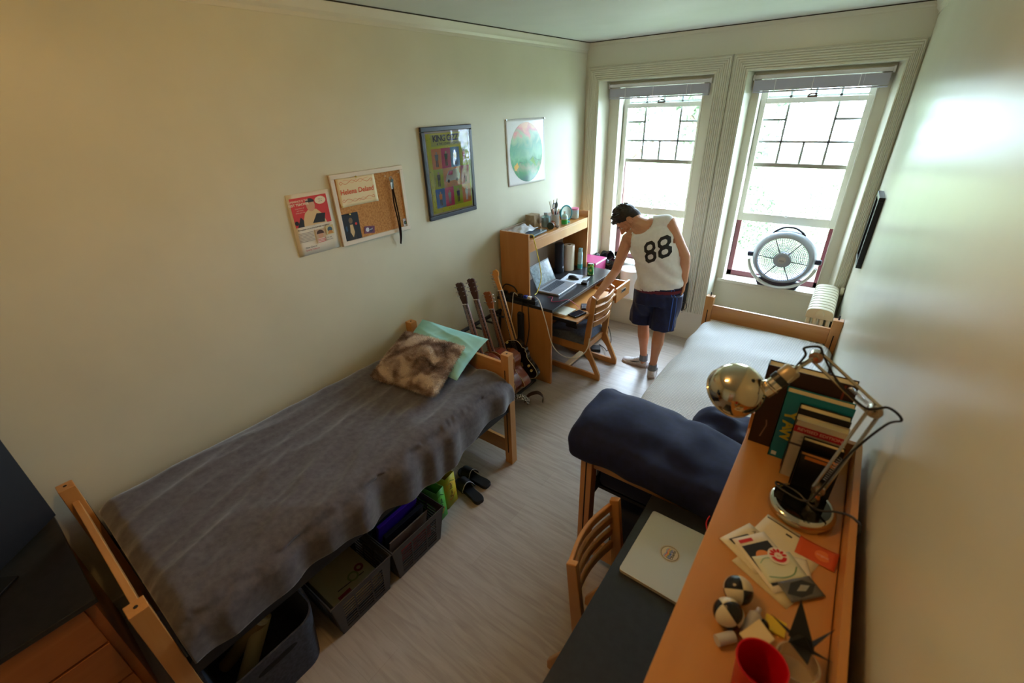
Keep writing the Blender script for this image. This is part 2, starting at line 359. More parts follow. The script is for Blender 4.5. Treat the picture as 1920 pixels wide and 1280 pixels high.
# ------------------------------------------------------------------ outside
GRASS = noisy('lawn_grass', [(.35, (84, 98, 60)), (.65, (120, 128, 92))], nscale=.8, rough=.9)
o = struct('ground', B().grid(lambda u, v: (-40+80*u, .8+60*v, -3.2), 9, 9), GRASS); o['kind'] = 'structure'
struct('path', B().prism([(-18, 9), (22, 11), (22, 14), (-18, 12)], .03, (0, 0, -3.21)), mat('asphalt_path', (150, 142, 130), .8))
BARK = noisy('bark', [(.3, (96, 80, 66)), (.7, (130, 112, 94))], scale=(1, 1, .3), nscale=8, rough=.9)
LEAVES = [noisy('foliage_%s' % n, [(.35, a), (.65, b_)], nscale=3, rough=.75) for n, a, b_ in (('mid', (92, 112, 84), (146, 160, 128)), ('pale', (116, 130, 104), (172, 182, 150)))]
TR = [(-5.5, 12, 7.5, 2.4, 0, 'leafy tree outside, furthest left through the window behind the person'), (-2.0, 17, 9.5, 3.0, 1, 'big pale leafy tree beyond the path outside'),
      (-.4, 8.5, 6.8, 1.5, 0, 'slender tree trunk and crown just outside the window behind the person'), (-12.5, 17, 9, 3.0, 1, 'far leafy tree outside at the edge of the lawn'), (-7.2, 27, 11, 3.6, 0, 'tall tree in the distance between the pale ones'),
      (6.6, 18, 8, 2.8, 1, 'broad pale tree outside the window with the fan')]
for i, (x, y, h, cr, k, lab) in enumerate(TR):
    rnd = random.Random(i*7+3)
    e = thing('tree', (x, y, -3.2), lab, 'tree', 'trees outside the windows')
    b = B().tube(sm([(x, y, -3.2), (x+.08, y, -1.5), (x-.05, y+.1, 0), (x+.1, y, h-3.2-cr)], 5), [.22*h/8*(1-.02*k2) for k2 in range(16)], 10)
    for k2 in range(5):
        a = rnd.uniform(0, 6.28); z = h-3.2-cr*rnd.uniform(1.1, 1.9)
        b.tube(sm([(x, y, z), (x+cos(a)*cr*.4, y+sin(a)*cr*.4, z+.5), (x+cos(a)*cr*.8, y+sin(a)*cr*.8, z+1.2)], 4), [.09-.008*j for j in range(9)], 6)
    ob('trunk', b, BARK, e)
    vs, fs = [], []
    for c in range(46):
        a = rnd.uniform(0, 6.28); rr = cr*rnd.uniform(.2, 1)**.6; cz = h-3.2-cr*.9+rnd.uniform(-1, 1)*cr*.95; s_ = sqrt(max(.05, 1-((cz-(h-3.2-cr*.9))/cr)**2))
        cx, cy = x+cos(a)*rr*s_, y+sin(a)*rr*s_
        for l in range(70):
            d = V((rnd.gauss(0, 1), rnd.gauss(0, 1), rnd.gauss(0, .8)))*cr*.17; c0 = V((cx, cy, cz))+d
            u = V((rnd.gauss(0, 1), rnd.gauss(0, 1), rnd.gauss(0, 1))).normalized()*.11; w_ = u.orthogonal().normalized()*.07
            q = len(vs); vs += [c0-u, c0+w_, c0+u, c0-w_]; fs.append((q, q+1, q+2, q+3))
    ob('foliage', B().add(vs, fs), LEAVES[k], e, flat=True)

for i, (x, y, r, h, k) in enumerate(((-8.2, 15.5, 1.6, 2.6, 0), (-4.5, 15.2, 1.6, 2.2, 1), (-1.0, 15.0, 1.5, 3.0, 0), (2.3, 14.9, 1.4, 3.6, 1))):
    rnd = random.Random(i+90); vs, fs = [], []
    for l in range(3600):
        d = V((rnd.gauss(0, 1), rnd.gauss(0, 1), rnd.gauss(0, 1))).normalized()*rnd.uniform(.6, 1); c0 = V((x+d.x*r, y+d.y*r*.6, -3.1+h*.5+d.z*h*.5))
        u = V((rnd.gauss(0, 1), rnd.gauss(0, 1), rnd.gauss(0, 1))).normalized()*.07; w_ = u.orthogonal().normalized()*.045; q = len(vs); vs += [c0-u, c0+w_, c0+u, c0-w_]; fs.append((q, q+1, q+2, q+3))
    e = thing('shrub', (x, y, -3.2), ('low rounded shrub outside, first from the left beyond the path', 'pale low shrub outside, second from the left beyond the path', 'taller green shrub outside, third from the left beyond the path', 'tall pale shrub outside nearest the window with the fan')[i], 'shrub', 'shrubs beyond the path')
    ob('foliage', B().add(vs, fs), LEAVES[k], e, flat=True); ob('stem', B().tube([(x, y, -3.22), (x, y, -3.1+h*.4)], .06, 8), BARK, e)

# ------------------------------------------------------------------ ceiling lamp behind the camera
WARM = (255, 192, 112)
LX, LY_ = 1.35, -4.0
e = thing('ceiling_lamp', (LX, LY_, H), 'two bulb flush ceiling fixture with frosted globes behind the viewer', 'ceiling lamp')
ob('ceiling_plate', B().lathe([(.16, 0), (.16, -.02), (.13, -.035), (0, -.035)], (LX, LY_, H)), STEEL, e)
for dx in (-.09, .09):
    ob('globe', B().ell((LX+dx, LY_, H-.10), .062), mat('lamp_globe', (255, 240, 215), .4, emit=WARM, estr=31), e)

# ------------------------------------------------------------------ beds
def fz(x, y, s, seed=0): return noise.noise(V((x*s+seed, y*s-seed*.7, seed*1.3)))
SLOT = mat('slot_dark', (30, 20, 14), .8); STEELB = mat('bed_frame_black', (34, 36, 42), .4, metal=.4)
def bed(name, X0, X1, Y0, Y1, label, rail_side, pins):
    e = thing(name, ((X0+X1)/2, (Y0+Y1)/2, 0), label, 'bed', 'matching dormitory beds')
    Zb, sx, sy = .914, .062, .058
    for yy, s in ((Y0, 1), (Y1-sy, -1)):
        for xx in (X0, X1-sx):
            p = ob('bed_post', B().box(xx, xx+sx, yy, yy+sy, 0, Zb), OAKZ, e, bevel=.003)
            for face in (yy-.0006, yy+sy+.0006):
                b = B()
                for z0, z1 in ((.10, .80),): b.box(xx+sx/2-.0035, xx+sx/2+.0035, face-.0006, face+.0006, z0, z1)
                ob('slot', b, SLOT, p)
            if pins and s < 0: ob('locking_pin', B().tube([(xx+sx/2, yy+sy/2, Zb-.01), (xx+sx/2, yy+sy/2, Zb+.03)], .005, 8), BLACKM, p)
            else: ob('pin_hole', B().lathe([(.007, 0), (.007, .0008)], (xx+sx/2, yy+sy/2, Zb), n=12), SLOT, p)
        ym = yy+sy/2
        for z0, z1 in ((.70, .835), (.34, .455)) if name != 'bed' else ((.715, .84), (.08, .20)):
            ob('end_board', B().box(X0+sx, X1-sx, ym-.012, ym+.012, z0, z1), OAKX, e, bevel=.003)
    for xx, q in ((X0+.012, 1), (X1-.045, -1)):
        ob('side_rail', B().box(xx, xx+.033, Y0+sy, Y1-sy, .47, .55), STEELB, e, bevel=.003)
    b = B()
    for i in range(9): y = Y0+.15+i*(Y1-Y0-.3)/8; b.box(X0+.045, X1-.045, y-.012, y+.012, .47, .49)
    ob('spring_deck', b, STEELB, e)
    return e
bed('bed', -.045, .932, -4.645, -2.578, 'wooden single bed under the grey fleece blanket, along the wall with the pinboard', 1, False)
bed('bed', 1.685, 2.612, -3.035, -.90, 'wooden single bed with white textured cover, standing below the window with the fan', -1, True)

def blanket(name, X0, X1, Y0, Y1, ztop, hem, mats, label, cat, wr_, ny=110, nx=90, rad=.06, hemL=None, bulge=.03, sag=0):
    # rectangular cloth: wall side drop, top, room side drop; wr_(x,y,side)->height of folds
    W, L = X1-X0, Y1-Y0
    def fn(u, v):
        y = Y0+L*u; dn = ztop-hem(y); dl = ztop-(hemL(y) if hemL else hem(y)); tot = dl+W+dn; s = tot*v
        arc = pi/2*rad
        ye = min(1, max(0, min(u, 1-u)*L/.07)); ye = 1-(1-ye)**2
        if s < dl: x = X0-bulge*sin(pi*.5*min(1, (dl-s)/.1))*.3; z = ztop-(dl-s); nrm = V((-1, 0, 0)); side = -1
        elif s < dl+W: x = X0+(s-dl); z = ztop; nrm = V((0, 0, 1)); side = 0
        else: d = s-dl-W; x = X1+bulge*sin(min(1, d/.12)*pi/2)*(1 - .35*min(1, d/.25)); z = ztop-d; nrm = V((1, 0, 0)); side = 1
        # round the edges
        for c, sg in ((X0, -1), (X1, 1)):
            a = (x-c)*sg; bz = ztop-z
            if a > -rad and bz < rad and side == 0: t = (a+rad)/rad; z -= rad*.35*t**2.2; x -= sg*rad*.06*t
            if side == sg and bz < rad: t = 1-bz/rad; z -= 0; x -= sg*rad*.3*t**2; z -= rad*.35*(t)
        if u < .04 or u > .96: z -= (1-ye)*.035*(1 if side == 0 else .4)
        h = wr_(x, y, side, u, v)
        p = V((x, y, z))+nrm*h
        if side == 0: p.z -= sag*exp_(-((x-(X0+X1)/2)/(W*.3))**2)
        return p
    o = ob(name, B().grid(fn, ny, nx), mats, ang=180, solid=.006, sub=1)
    return tag(o, label, cat)
def exp_(a): return math.exp(a)
FLEECE = noisy('grey_fleece', [(.3, (74, 71, 78)), (.7, (94, 90, 97))], nscale=34, detail=8, rough=.85, sheen=.7, bstr=.35, bdist=.004)
MATTR = mat('mattress_blue', (40, 50, 92), .7)
tag(ob('mattress', B().box(0, .90, -4.57, -2.64, .552, .72), MATTR, bevel=.03), 'mattress under the grey fleece blanket, on the bed by the pinboard wall', 'mattress')
HEM = [(-4.60, .60), (-4.45, .565), (-4.30, .56), (-4.0, .575), (-3.75, .53), (-3.53, .49), (-3.3, .47), (-3.1, .52), (-2.95, .56), (-2.75, .575), (-2.6, .60)]
def ipol(T, y):
    if y <= T[0][0]: return T[0][1]
    for (a, p), (b_, q) in zip(T, T[1:]):
        if y <= b_: t = (y-a)/(b_-a); t = t*t*(3-2*t); return p+(q-p)*t
    return T[-1][1]
def wr1(x, y, side, u, v):
    # long diagonal tension folds running from the wall side head end to the near foot corner
    h = 0
    for k, (a, fr, am) in enumerate(((.55, 5, .008), (.42, 9, .005), (.8, 3, .008), (.3, 14, .003))):
        q = x*cos(a)*1.0+(y+3.6)*sin(a)*.55; h += am*(1-abs(sin(q*fr*1.7+k*1.9+fz(x, y, 1.5, k)*3.6)))**1.5*1.4*(.5+.9*abs(fz(x, y, 1.1, k+5)))
    if side == 0:
        e = max(0, (x-.55)/.4)
        h += e*.007*sin(y*9+fz(x, y, 2)*3)
    if side == 1: h += .013*sin(y*13+2.5*fz(0, y, 2.2)+u*6)*(.5+fz(y, 1, 1.5, 3))+.007*sin(y*31+fz(x, y, 3)*2)
    if y > -2.85: h += .012*sin(x*26+1.5*fz(x, y, 3))*min(1, (y+2.85)/.15)*max(0, min(1, (x-.35)/.3))
    d = (x+ (y+3.7)*.42); m = max(0, min(1, (x-.1)/.5))
    h += m*(.010*(1-abs(sin(d*11+fz(x, y, 1.2, 4)*2)))**2+.006*(1-abs(sin(d*23+1+fz(x, y, 1.6, 6)*2)))**2)
    return h+.004*fz(x, y, 7, 2)
blanket('blanket', -.012, .925, -4.575, -2.628, .755, lambda y: ipol(HEM, y), FLEECE, 'crumpled grey fleece blanket spread over the bed by the pinboard wall', 'blanket', wr1, ny=150, nx=110, bulge=.042, hemL=lambda y: .66)
MATRESS2 = mat('mattress_navy', (26, 32, 60), .7)
tag(ob('mattress', B().box(1.75, 2.57, -2.96, -.975, .552, .70), MATRESS2, bevel=.03), 'mattress under the white cover, on the bed below the fan window', 'mattress')
# waffle cover
WAF = mat('white_waffle_cloth', (230, 232, 236), .8, sheen=.2)
vv = texco(WAF, (1, 1, 1), (0, 0, .1)); ck = nd(WAF, 'ShaderNodeTexWave', wave_type='BANDS', bands_direction='X'); ck2 = nd(WAF, 'ShaderNodeTexWave', wave_type='BANDS', bands_direction='Y')
for c_ in (ck, ck2): c_.inputs['Scale'].default_value = 22; c_.inputs['Distortion'].default_value = .6; c_.inputs['Detail'].default_value = 1; lk(WAF, vv, c_.inputs['Vector'])
mm = nd(WAF, 'ShaderNodeMath', operation='MULTIPLY'); lk(WAF, ck.outputs['Fac'], mm.inputs[0]); lk(WAF, ck2.outputs['Fac'], mm.inputs[1])
bump(WAF, mm.outputs[0], .5, .006)
lk(WAF, ramp(WAF, mm.outputs[0], [(0, (216, 220, 226)), (.5, (240, 241, 243))]), WAF.node_tree.nodes['Principled BSDF'].inputs['Base Color'])
def wr2(x, y, side, u, v):
    h = .009*sin((y+.25*x)*11+2.5*fz(x, y, 1.5))*(.5+fz(x, y, 1.2, 4))+.005*sin((y-.4*x)*21+2*fz(x, y, 2.5))*(.5+fz(x, y, 2, 9))
    if side == -1: h += .012*sin(y*9+fz(0, y, 2)*3)
    if side == -1: h += .02
    return h+.004*fz(x, y, 6)
HEM2 = [(-2.9, .44), (-2.4, .46), (-1.9, .50), (-1.4, .50), (-1.0, .52)]
blanket('bed_cover', 1.722, 2.588, -2.90, -.972, .735, lambda y: .66, WAF, 'white waffle textured cover spread on the bed below the fan window', 'bed cover', wr2, ny=150, nx=70, bulge=.018, rad=.07, hemL=lambda y: ipol(HEM2, y), sag=-.01)
# navy duvet folded over the foot end
NAVY = noisy('navy_cotton', [(.3, (13, 21, 56)), (.7, (18, 28, 70))], nscale=30, rough=.85, sheen=.05)
def duvet_fn(u, v):
    # u across bed (x), v around the roll
    x = 1.60+.99*u
    yc = -2.818+.02*sin(u*5)+.015*fz(u, 1, 3); zc = .845-.05*u
    th = 2*pi*v; ends = min(1, (min(u+.008, 1-u)/.07)); ends = (1-(1-ends)**3)**.5 if ends < 1 else 1
    rx = (.255-.03*u+.02*fz(u, 2, 2.2))*(.35+.65*ends); rz = (.125-.03*u)*max(.12, ends)
    c_, s_ = cos(th), sin(th)
    y = yc+rx*(abs(c_)**.75)*(1 if c_ > 0 else -1); z = zc+rz*(abs(s_)**.8)*(1 if s_ > 0 else -1)
    if y < -2.99: y -= .022      # hangs a little over the end board
    n_ = .012*fz(u*3, v*6, 2.2, 3)+.007*sin(u*22+v*9+3*fz(u, v, 4))
    return (x+.01*fz(v*5, u, 2), y+n_*c_, z+n_*(s_ if s_ > -.2 else 0)+.0)
o = ob('duvet', B().grid(duvet_fn, 90, 60, cv=True), NAVY, ang=180, sub=1); tag(o, 'navy duvet folded into a thick roll over the foot end of the white covered bed', 'duvet')
def duvet2(u, v):
    x = 2.06+.50*u; y = -2.66+.34*v; e1 = (1-abs(2*u-1)**4)*(1-abs(2*v-1)**3)
    return (x+.02*sin(v*6), y+.03*sin(u*4)-.03*u, .762+.105*max(0, e1)**.6*(1+.25*fz(u*3, v*3, 1.5))+.01*sin(u*14+v*7))
b = B().grid(duvet2, 40, 34); b.grid(lambda u, v: (2.06+.50*u+.02*sin(v*6), -2.66+.34*v+.03*sin(u*4)-.03*u, .76), 40, 34)
o = ob('pillow', b, NAVY, ang=180, sub=1); tag(o, 'navy pillow lying behind the folded navy duvet next to the hutch', 'pillow')
# long bin under second bed
tag(ob('storage_bag', B().box(1.80, 2.5, -2.9, -2.2, 0, .36), mat('navy_bag', (24, 30, 52), .8), bevel=.05), 'dark soft storage bag pushed under the white covered bed', 'bag')

# ------------------------------------------------------------------ pillows
def pillow(name, corners, thick, m, label, nseed, rough_=0, z0=.77, lean=None, nn=46):
    c = [V(p) for p in corners]   # four corners counter-clockwise
    nrm = ((c[1]-c[0]).cross(c[3]-c[0])).normalized()
    if nrm.z < 0: nrm = -nrm
    def f(u, v, sg):
        pinch = .055; uu = u+(.5-u)*pinch*sin(pi*v)*(abs(2*u-1)); v2 = v+(.5-v)*pinch*sin(pi*u)*(abs(2*v-1))
        p = (c[0]*(1-uu)+c[1]*uu)*(1-v2)+(c[3]*(1-uu)+c[2]*uu)*v2
        e = max(0, (1-abs(2*u-1)**2.6)*(1-abs(2*v-1)**2.6))**.5
        h = thick*.5*e*(1+.25*fz(u*2, v*2, 1.6, nseed))+rough_*fz(u*14, v*14, 1, nseed)*e+(0 if rough_ else .007*(1-abs(sin(9*u-4*v+2*fz(u*2, v*2, 1, 3))))**2+.006*(1-abs(sin(14*v+3*u+2*fz(u*2, v*2, 1, 7))))**2)*e
        return p+nrm*(sg*h)
    b = B().grid(lambda u, v: f(u, v, 1), nn, nn); b.grid(lambda u, v: f(1-u, v, -1), nn, nn)
    o = ob(name, b, m, ang=180); return tag(o, label, 'pillow')
MINT = noisy('mint_cotton', [(.3, (138, 196, 190)), (.7, (158, 212, 206))], nscale=6, rough=.7)
pillow('pillow', [(.13, -2.92, .80), (.72, -2.90, .80), (.66, -2.50, .905), (.02, -2.52, .905)], .10, MINT, 'mint green pillow lying behind the fur cushion at the head of the grey bed', 2)
FUR = noisy('brown_fur', [(.31, (84, 64, 54)), (.45, (158, 134, 118)), (.58, (222, 208, 192))], scale=(1, 1, 1), nscale=8, detail=7, rough=.9, dist=.6, sheen=.5)
o = pillow('fur_cushion', [(.215, -3.175, .80), (.74, -3.115, .815), (.60, -2.67, .90), (.045, -2.715, .885)], .13, FUR, 'mottled brown faux fur cushion leaning on the mint green pillow', 5, .004, nn=60)
o['category'] = 'cushion'
def strands(o, n, ln, m, seed, name='fur_strands', thin=.0011, drop=.45):
    rnd = random.Random(seed); me = o.data; vs, fs = [], []
    A = [p.area for p in me.polygons]; idx = rnd.choices(range(len(A)), A, k=n)
    for i in idx:
        p = me.polygons[i]; q = [me.vertices[k].co for k in p.vertices]; a, b2 = rnd.random(), rnd.random()
        c = (q[0]*(1-a)+q[1]*a)*(1-b2)+(q[3]*(1-a)+q[2]*a)*b2
        d = p.normal*.55+V((rnd.gauss(0, .35), rnd.gauss(0, .35), rnd.gauss(0, .25)))+V((.3*fz(c.x, c.y, 5), -.3, 0)); d.normalize(); d *= ln*rnd.uniform(.6, 1.15)
        s_ = d.cross(V((rnd.random()-.5, rnd.random()-.5, rnd.random()-.5))).normalized()*thin
        k = len(vs); vs += [c-s_, c+s_, c+d*.6+s_*.6+V((0, 0, -ln*.05)), c+d*.6-s_*.6, c+d+V((0, 0, -ln*drop*.4))]; fs += [(k, k+1, k+2, k+3), (k+3, k+2, k+4)]
    h = ob(name, B().add(vs, fs), m, o, flat=True, local=True); h['kind'] = 'stuff'; return h
strands(o, 42000, .022, FUR, 3)

# ------------------------------------------------------------------ dresser and television
DW = wood('dresser_wood', (168, 102, 54), (184, 118, 66), sc=(12, 1, 12), rough=.4)
e = thing('dresser', (.28, -5.1, 0), 'dark topped wooden chest of drawers at the foot of the grey bed', 'dresser')
ob('dresser_top', B().box(-.08, .565, -5.52, -4.70, .735, .76), BLACKTOP, e, bevel=.003)
ob('carcass', B().box(-.07, .525, -5.50, -4.715, .06, .735).box(-.05, .5, -5.48, -4.73, 0, .06), DW, e, bevel=.002)
for i in range(3):
    d = ob('drawer', B().box(.527, .545, -5.48, -4.745, .08+i*.222, .08+i*.222+.210), DW, e, bevel=.003)
    ob('drawer_pull', B().tube(sm([(.545, -5.2, .19+i*.222), (.568, -5.19, .19+i*.222), (.568, -5.05, .19+i*.222), (.545, -5.04, .19+i*.222)], 4), .005, 8), BLACKM, d)
SCREEN = mat('dark_screen', (12, 12, 15), .12, spec=.6)
n_ = V((.74, .67, 0)).normalized(); a_ = V((n_.y, -n_.x, 0))
e = thing('television', (.2, -4.98, .76), 'black flat television angled in the corner on the dark topped dresser', 'television')
O = V((.0, -4.715, .83)); Wt, Ht = .74, .45
ob('bezel', B().prism([(0, 0), (Wt, 0), (Wt, Ht), (0, Ht)], .045, O-n_*.045, a_, (0, 0, 1)) if a_.cross(V((0, 0, 1))).dot(n_) > 0 else B().prism([(0, 0), (0, Ht), (Wt, Ht), (Wt, 0)], .045, O, (0, 0, 1), a_), BLACK, e, bevel=.004)
s0 = O+n_*.0012
ob('screen', B().add([s0+a_*.012+V((0, 0, .02)), s0+a_*(Wt-.012)+V((0, 0, .02)), s0+a_*(Wt-.012)+V((0, 0, Ht-.012)), s0+a_*.012+V((0, 0, Ht-.012))], [(0, 1, 2, 3)]), SCREEN, e)
c0 = O+a_*(Wt/2)-n_*.03
ob('tv_stand', B().prism([(-.13, -.09), (.13, -.09), (.13, .09), (-.13, .09)], .012, V((c0.x, c0.y, .7605)), a_, n_ if a_.cross(n_).z > 0 else -n_).box(c0.x-.02, c0.x+.02, c0.y-.02, c0.y+.02, .77, .87), BLACK, e, bevel=.003)

# ------------------------------------------------------------------ under the grey bed
CRATE = mat('crate_plastic', (62, 58, 56), .5)
def crate(y0, y1, label, x0=.60, x1=.93, h=.265, t=.004):
    e = thing('storage_crate', ((x0+x1)/2, (y0+y1)/2, 0), label, 'crate', 'slatted plastic crates under the grey bed')
    tp = .03
    def side(p0, p1, inn):   # p0,p1 bottom corners; top flares outward
        b = B(); p0, p1 = V(p0), V(p1); inn = V(inn); L = (p1-p0).length; u = (p1-p0).normalized(); up = V((0, 0, h))-inn*tp; nrm = (inn-V((0, 0, 1))*inn.dot(up)/h).normalized()
        fl = lambda a, z: p0+u*a+up*(z/h)-u*(tp*(z/h)*(1 if a > L/2 else -1) if False else 0)
        def bar(a0, a1, z0, z1, th=t):
            f0, f1 = z0/h, z1/h
            q = [p0+u*(a0-tp*f0*k0)+up*f0 for k0 in (1 if a0 == 0 else 0,)]
            A0 = p0+u*(a0-(tp*f0 if a0 == 0 else 0))+up*f0; A1 = p0+u*(a1+(tp*f0 if a1 == L else 0))+up*f0
            B1 = p0+u*(a1+(tp*f1 if a1 == L else 0))+up*f1; B0 = p0+u*(a0-(tp*f1 if a0 == 0 else 0))+up*f1
            b.hexa([A0, A1, A1+inn*th, A0+inn*th], [B0, B1, B1+inn*th, B0+inn*th])
        bar(0, L, 0, .03); bar(0, L, h-.035, h, t*1.6)
        bar(0, .03, .03, h-.035); bar(L-.03, L, .03, h-.035)
        nb = 9; zz = (h-.065)/nb
        for i in range(nb): bar(.03, L-.03, .03+zz*i+zz*.62, .03+zz*(i+1)-.0005)
        for k in range(1, 3): bar(L*k/3-.004, L*k/3+.004, .03, h-.035, t*.8)
        return b
    ob('base_panel', B().box(x0+tp, x1-tp, y0+tp, y1-tp, .001, .006), CRATE, e)
    a, b_, c, d = (x1-tp, y0+tp, 0), (x1-tp, y1-tp, 0), (x0+tp, y1-tp, 0), (x0+tp, y0+tp, 0)
    for p0, p1, i in ((a, b_, (-1, 0, 0)), (b_, c, (0, -1, 0)), (c, d, (1, 0, 0)), (d, a, (0, 1, 0))): ob('side_panel', side(p0, p1, i), CRATE, e)
    rim = [(x1, y0, h), (x1, y1, h), (x0, y1, h), (x0, y0, h)]
    ob('rim', B().tube(rim, .006, 8, closed=True), CRATE, e)
    return e
crate(-3.745, -3.365, 'dark slatted crate packed with folders and magazines under the grey bed', .59, .975)
crate(-4.11, -3.755, 'dark slatted crate holding a flat beige box under the grey bed', .59, .975)
def block(name, x0, x1, y0, y1, z0, z1, m, label, cat, rot=(0, 0, 0), group=None, bevel=.002, extra=None):
    c = V(((x0+x1)/2, (y0+y1)/2, (z0+z1)/2)); M = Matrix.Translation(c) @ Matrix.Rotation(rot[2], 4, 'Z') @ Matrix.Rotation(rot[1], 4, 'Y') @ Matrix.Rotation(rot[0], 4, 'X') @ Matrix.Translation(-c)
    b = B(); b.T = M; b.box(x0, x1, y0, y1, z0, z1)
    if extra: extra(b)
    o = ob(name, b, m, bevel=bevel); return tag(o, label, cat, group), M
block('document_box', .63, .92, -4.06, -3.80, .06, .13, mat('beige_board', (158, 148, 112), .6), 'flat beige board box lying in the nearer slatted crate', 'box')
a = Art((.67, -4.05, .1305), (0, 1, 0), (-1, 0, 0)); a.z = .0003
a = Art((.91, -4.05, .1305), (0, 1, 0), (-1, 0, 0))
a.line([(.03, .05), (.10, .05)], .02, (120, 30, 40)); a.line([(.05, .09), (.20, .075)], .006, (60, 40, 40)); a.disc(.15, .10, .03, (110, 120, 60)); a.disc(.15, .10, .02, (158, 148, 112)); a.disc(.20, .12, .025, (110, 36, 40)); a.disc(.20, .12, .012, (158, 148, 112))
tag(ob('printed_sheet', a, a.cols), 'printed patches on the beige box in the nearer crate', 'print')
def folder(i, x, col, label, z1, y0=-3.70, y1=-3.42, t=.010, ang=.28, name='folder', cat='folder'):
    return block(name, x, x+t, y0, y1, .02, z1, mat('folder_%d' % i, col, .35), label, cat, rot=(0, ang, 0))
folder(0, .675, (24, 96, 180), 'bright blue plastic folder standing in the far crate', .30)
folder(1, .71, (10, 60, 70), 'dark teal folder standing behind the blue one in the crate', .285)
folder(2, .76, (64, 24, 170), 'wide purple folder leaning in the far crate', .31, t=.02)
folder(3, .81, (26, 26, 34), 'black ring binder standing in the far crate', .27, t=.025, name='ring_binder', cat='binder')
folder(4, .86, (120, 104, 92), 'faded magazine standing against the front slats of the far crate', .245, t=.008, name='magazine', cat='magazine')
folder(5, .892, (150, 24, 34), 'red edged magazine showing through the crate slats', .12, ang=.1, t=.008, name='magazine', cat='magazine')
# felt bin
FELT = noisy('charcoal_felt', [(.3, (52, 54, 62)), (.7, (72, 74, 84))], nscale=60, rough=.95, bstr=.4, bdist=.002)
def rr(x0, x1, y0, y1, r, k=6):
    P = []
    for cx, cy, a in ((x1-r, y1-r, 0), (x0+r, y1-r, pi/2), (x0+r, y0+r, pi), (x1-r, y0+r, 3*pi/2)): P += [(cx+r*cos(a+pi/2*i/k), cy+r*sin(a+pi/2*i/k)) for i in range(k+1)]
    return P
e = thing('felt_bin', (.78, -4.36, 0), 'charcoal felt bin with oval handle hole beside the bed post', 'bin')
b = B(); o0, o1 = rr(.545, .945, -4.56, -4.18, .08), rr(.52, .985, -4.585, -4.155, .09); i0, i1 = rr(.553, .937, -4.552, -4.188, .075), rr(.528, .977, -4.577, -4.163, .085); n = len(o0)
Hb = .345; rings = [(o0, 0), (o1, Hb), (i1, Hb), (i0, .006)]
b.add([(x, y, z) for r, z in rings for x, y in r], [(k*n+i, k*n+(i+1) % n, (k+1)*n+(i+1) % n, (k+1)*n+i) for k in range(3) for i in range(n)]+[tuple(range(n))[::-1], tuple(range(3*n, 4*n))])
ob('bin_body', b, FELT, e)
b = B(); ov = [(cos(t)*.055+(.03 if cos(t) > 0 else -.03), sin(t)*.017) for t in [2*pi*i/28 for i in range(28)]]
b.prism(ov, .003, (.9755, -4.36, .27), (0, 1, 0), (.11, 0, 1)); ob('handle_hole', b, mat('handle_dark', (10, 10, 12), .9), e)
tag(ob('cardboard_tube', B().lathe([(.028, 0), (.03, 0), (.03, .34), (.028, .34)], (.64, -4.50, .05), (.35, .45, .65)), mat('tan_card', (150, 126, 84), .7)), 'rolled tan poster tube leaning in the charcoal felt bin', 'tube')
tag(ob('paper_roll', B().lathe([(.035, 0), (.035, .32), (.03, .32)], (.80, -4.50, .04), (-.1, .45, .6)), mat('pale_card', (176, 160, 120), .7)), 'pale paper roll standing in the felt bin beside the tan tube', 'paper roll')
# slippers
def slipper(M, label):
    e = thing('slide_sandal', (0, 0, 0), label, 'sandal', 'pair of black slide sandals', M=M)
    out = [(0, -.13), (.028, -.125), (.040, -.09), (.036, -.03), (.040, .03), (.050, .075), (.045, .115), (.02, .14), (-.015, .142), (-.042, .12), (-.048, .07), (-.036, .01), (-.034, -.06), (-.036, -.10), (-.025, -.125)]
    out = [(p.x, p.y) for p in sm([(a, b_, 0) for a, b_ in out], 3, closed=True)][::-1]
    RB = mat('black_rubber', (24, 25, 28), .5)
    ob('sole', B().prism(out[::-1], .028), RB, e, bevel=.006, local=True)
    b = B()
    b.grid(lambda u, v: (-.052+.104*u+.0*v, .005+.085*v+.01*sin(pi*u), .022+.056*sin(pi*u)**.7*(1-.15*v)), 15, 8)
    ob('strap', b, RB, e, local=True, solid=.006)
    ob('strap_piping', B().tube([(-.052+.104*u, .008+.01*sin(pi*u), .026+.056*sin(pi*u)**.7) for u in [i/14 for i in range(15)]], .002, 6), WHITE, e, local=True)
    return e
def TM(x, y, z, rz): return Matrix.Translation((x, y, z)) @ Matrix.Rotation(rz, 4, 'Z')
s = slipper(TM(.850, -3.018, 0, math.radians(77)), 'black slide sandal nearer the yellow bag, lying on the floor')
dup(s, TM(.800, -2.908, 0, math.radians(90)), 'black slide sandal farther from the viewer, behind its twin')
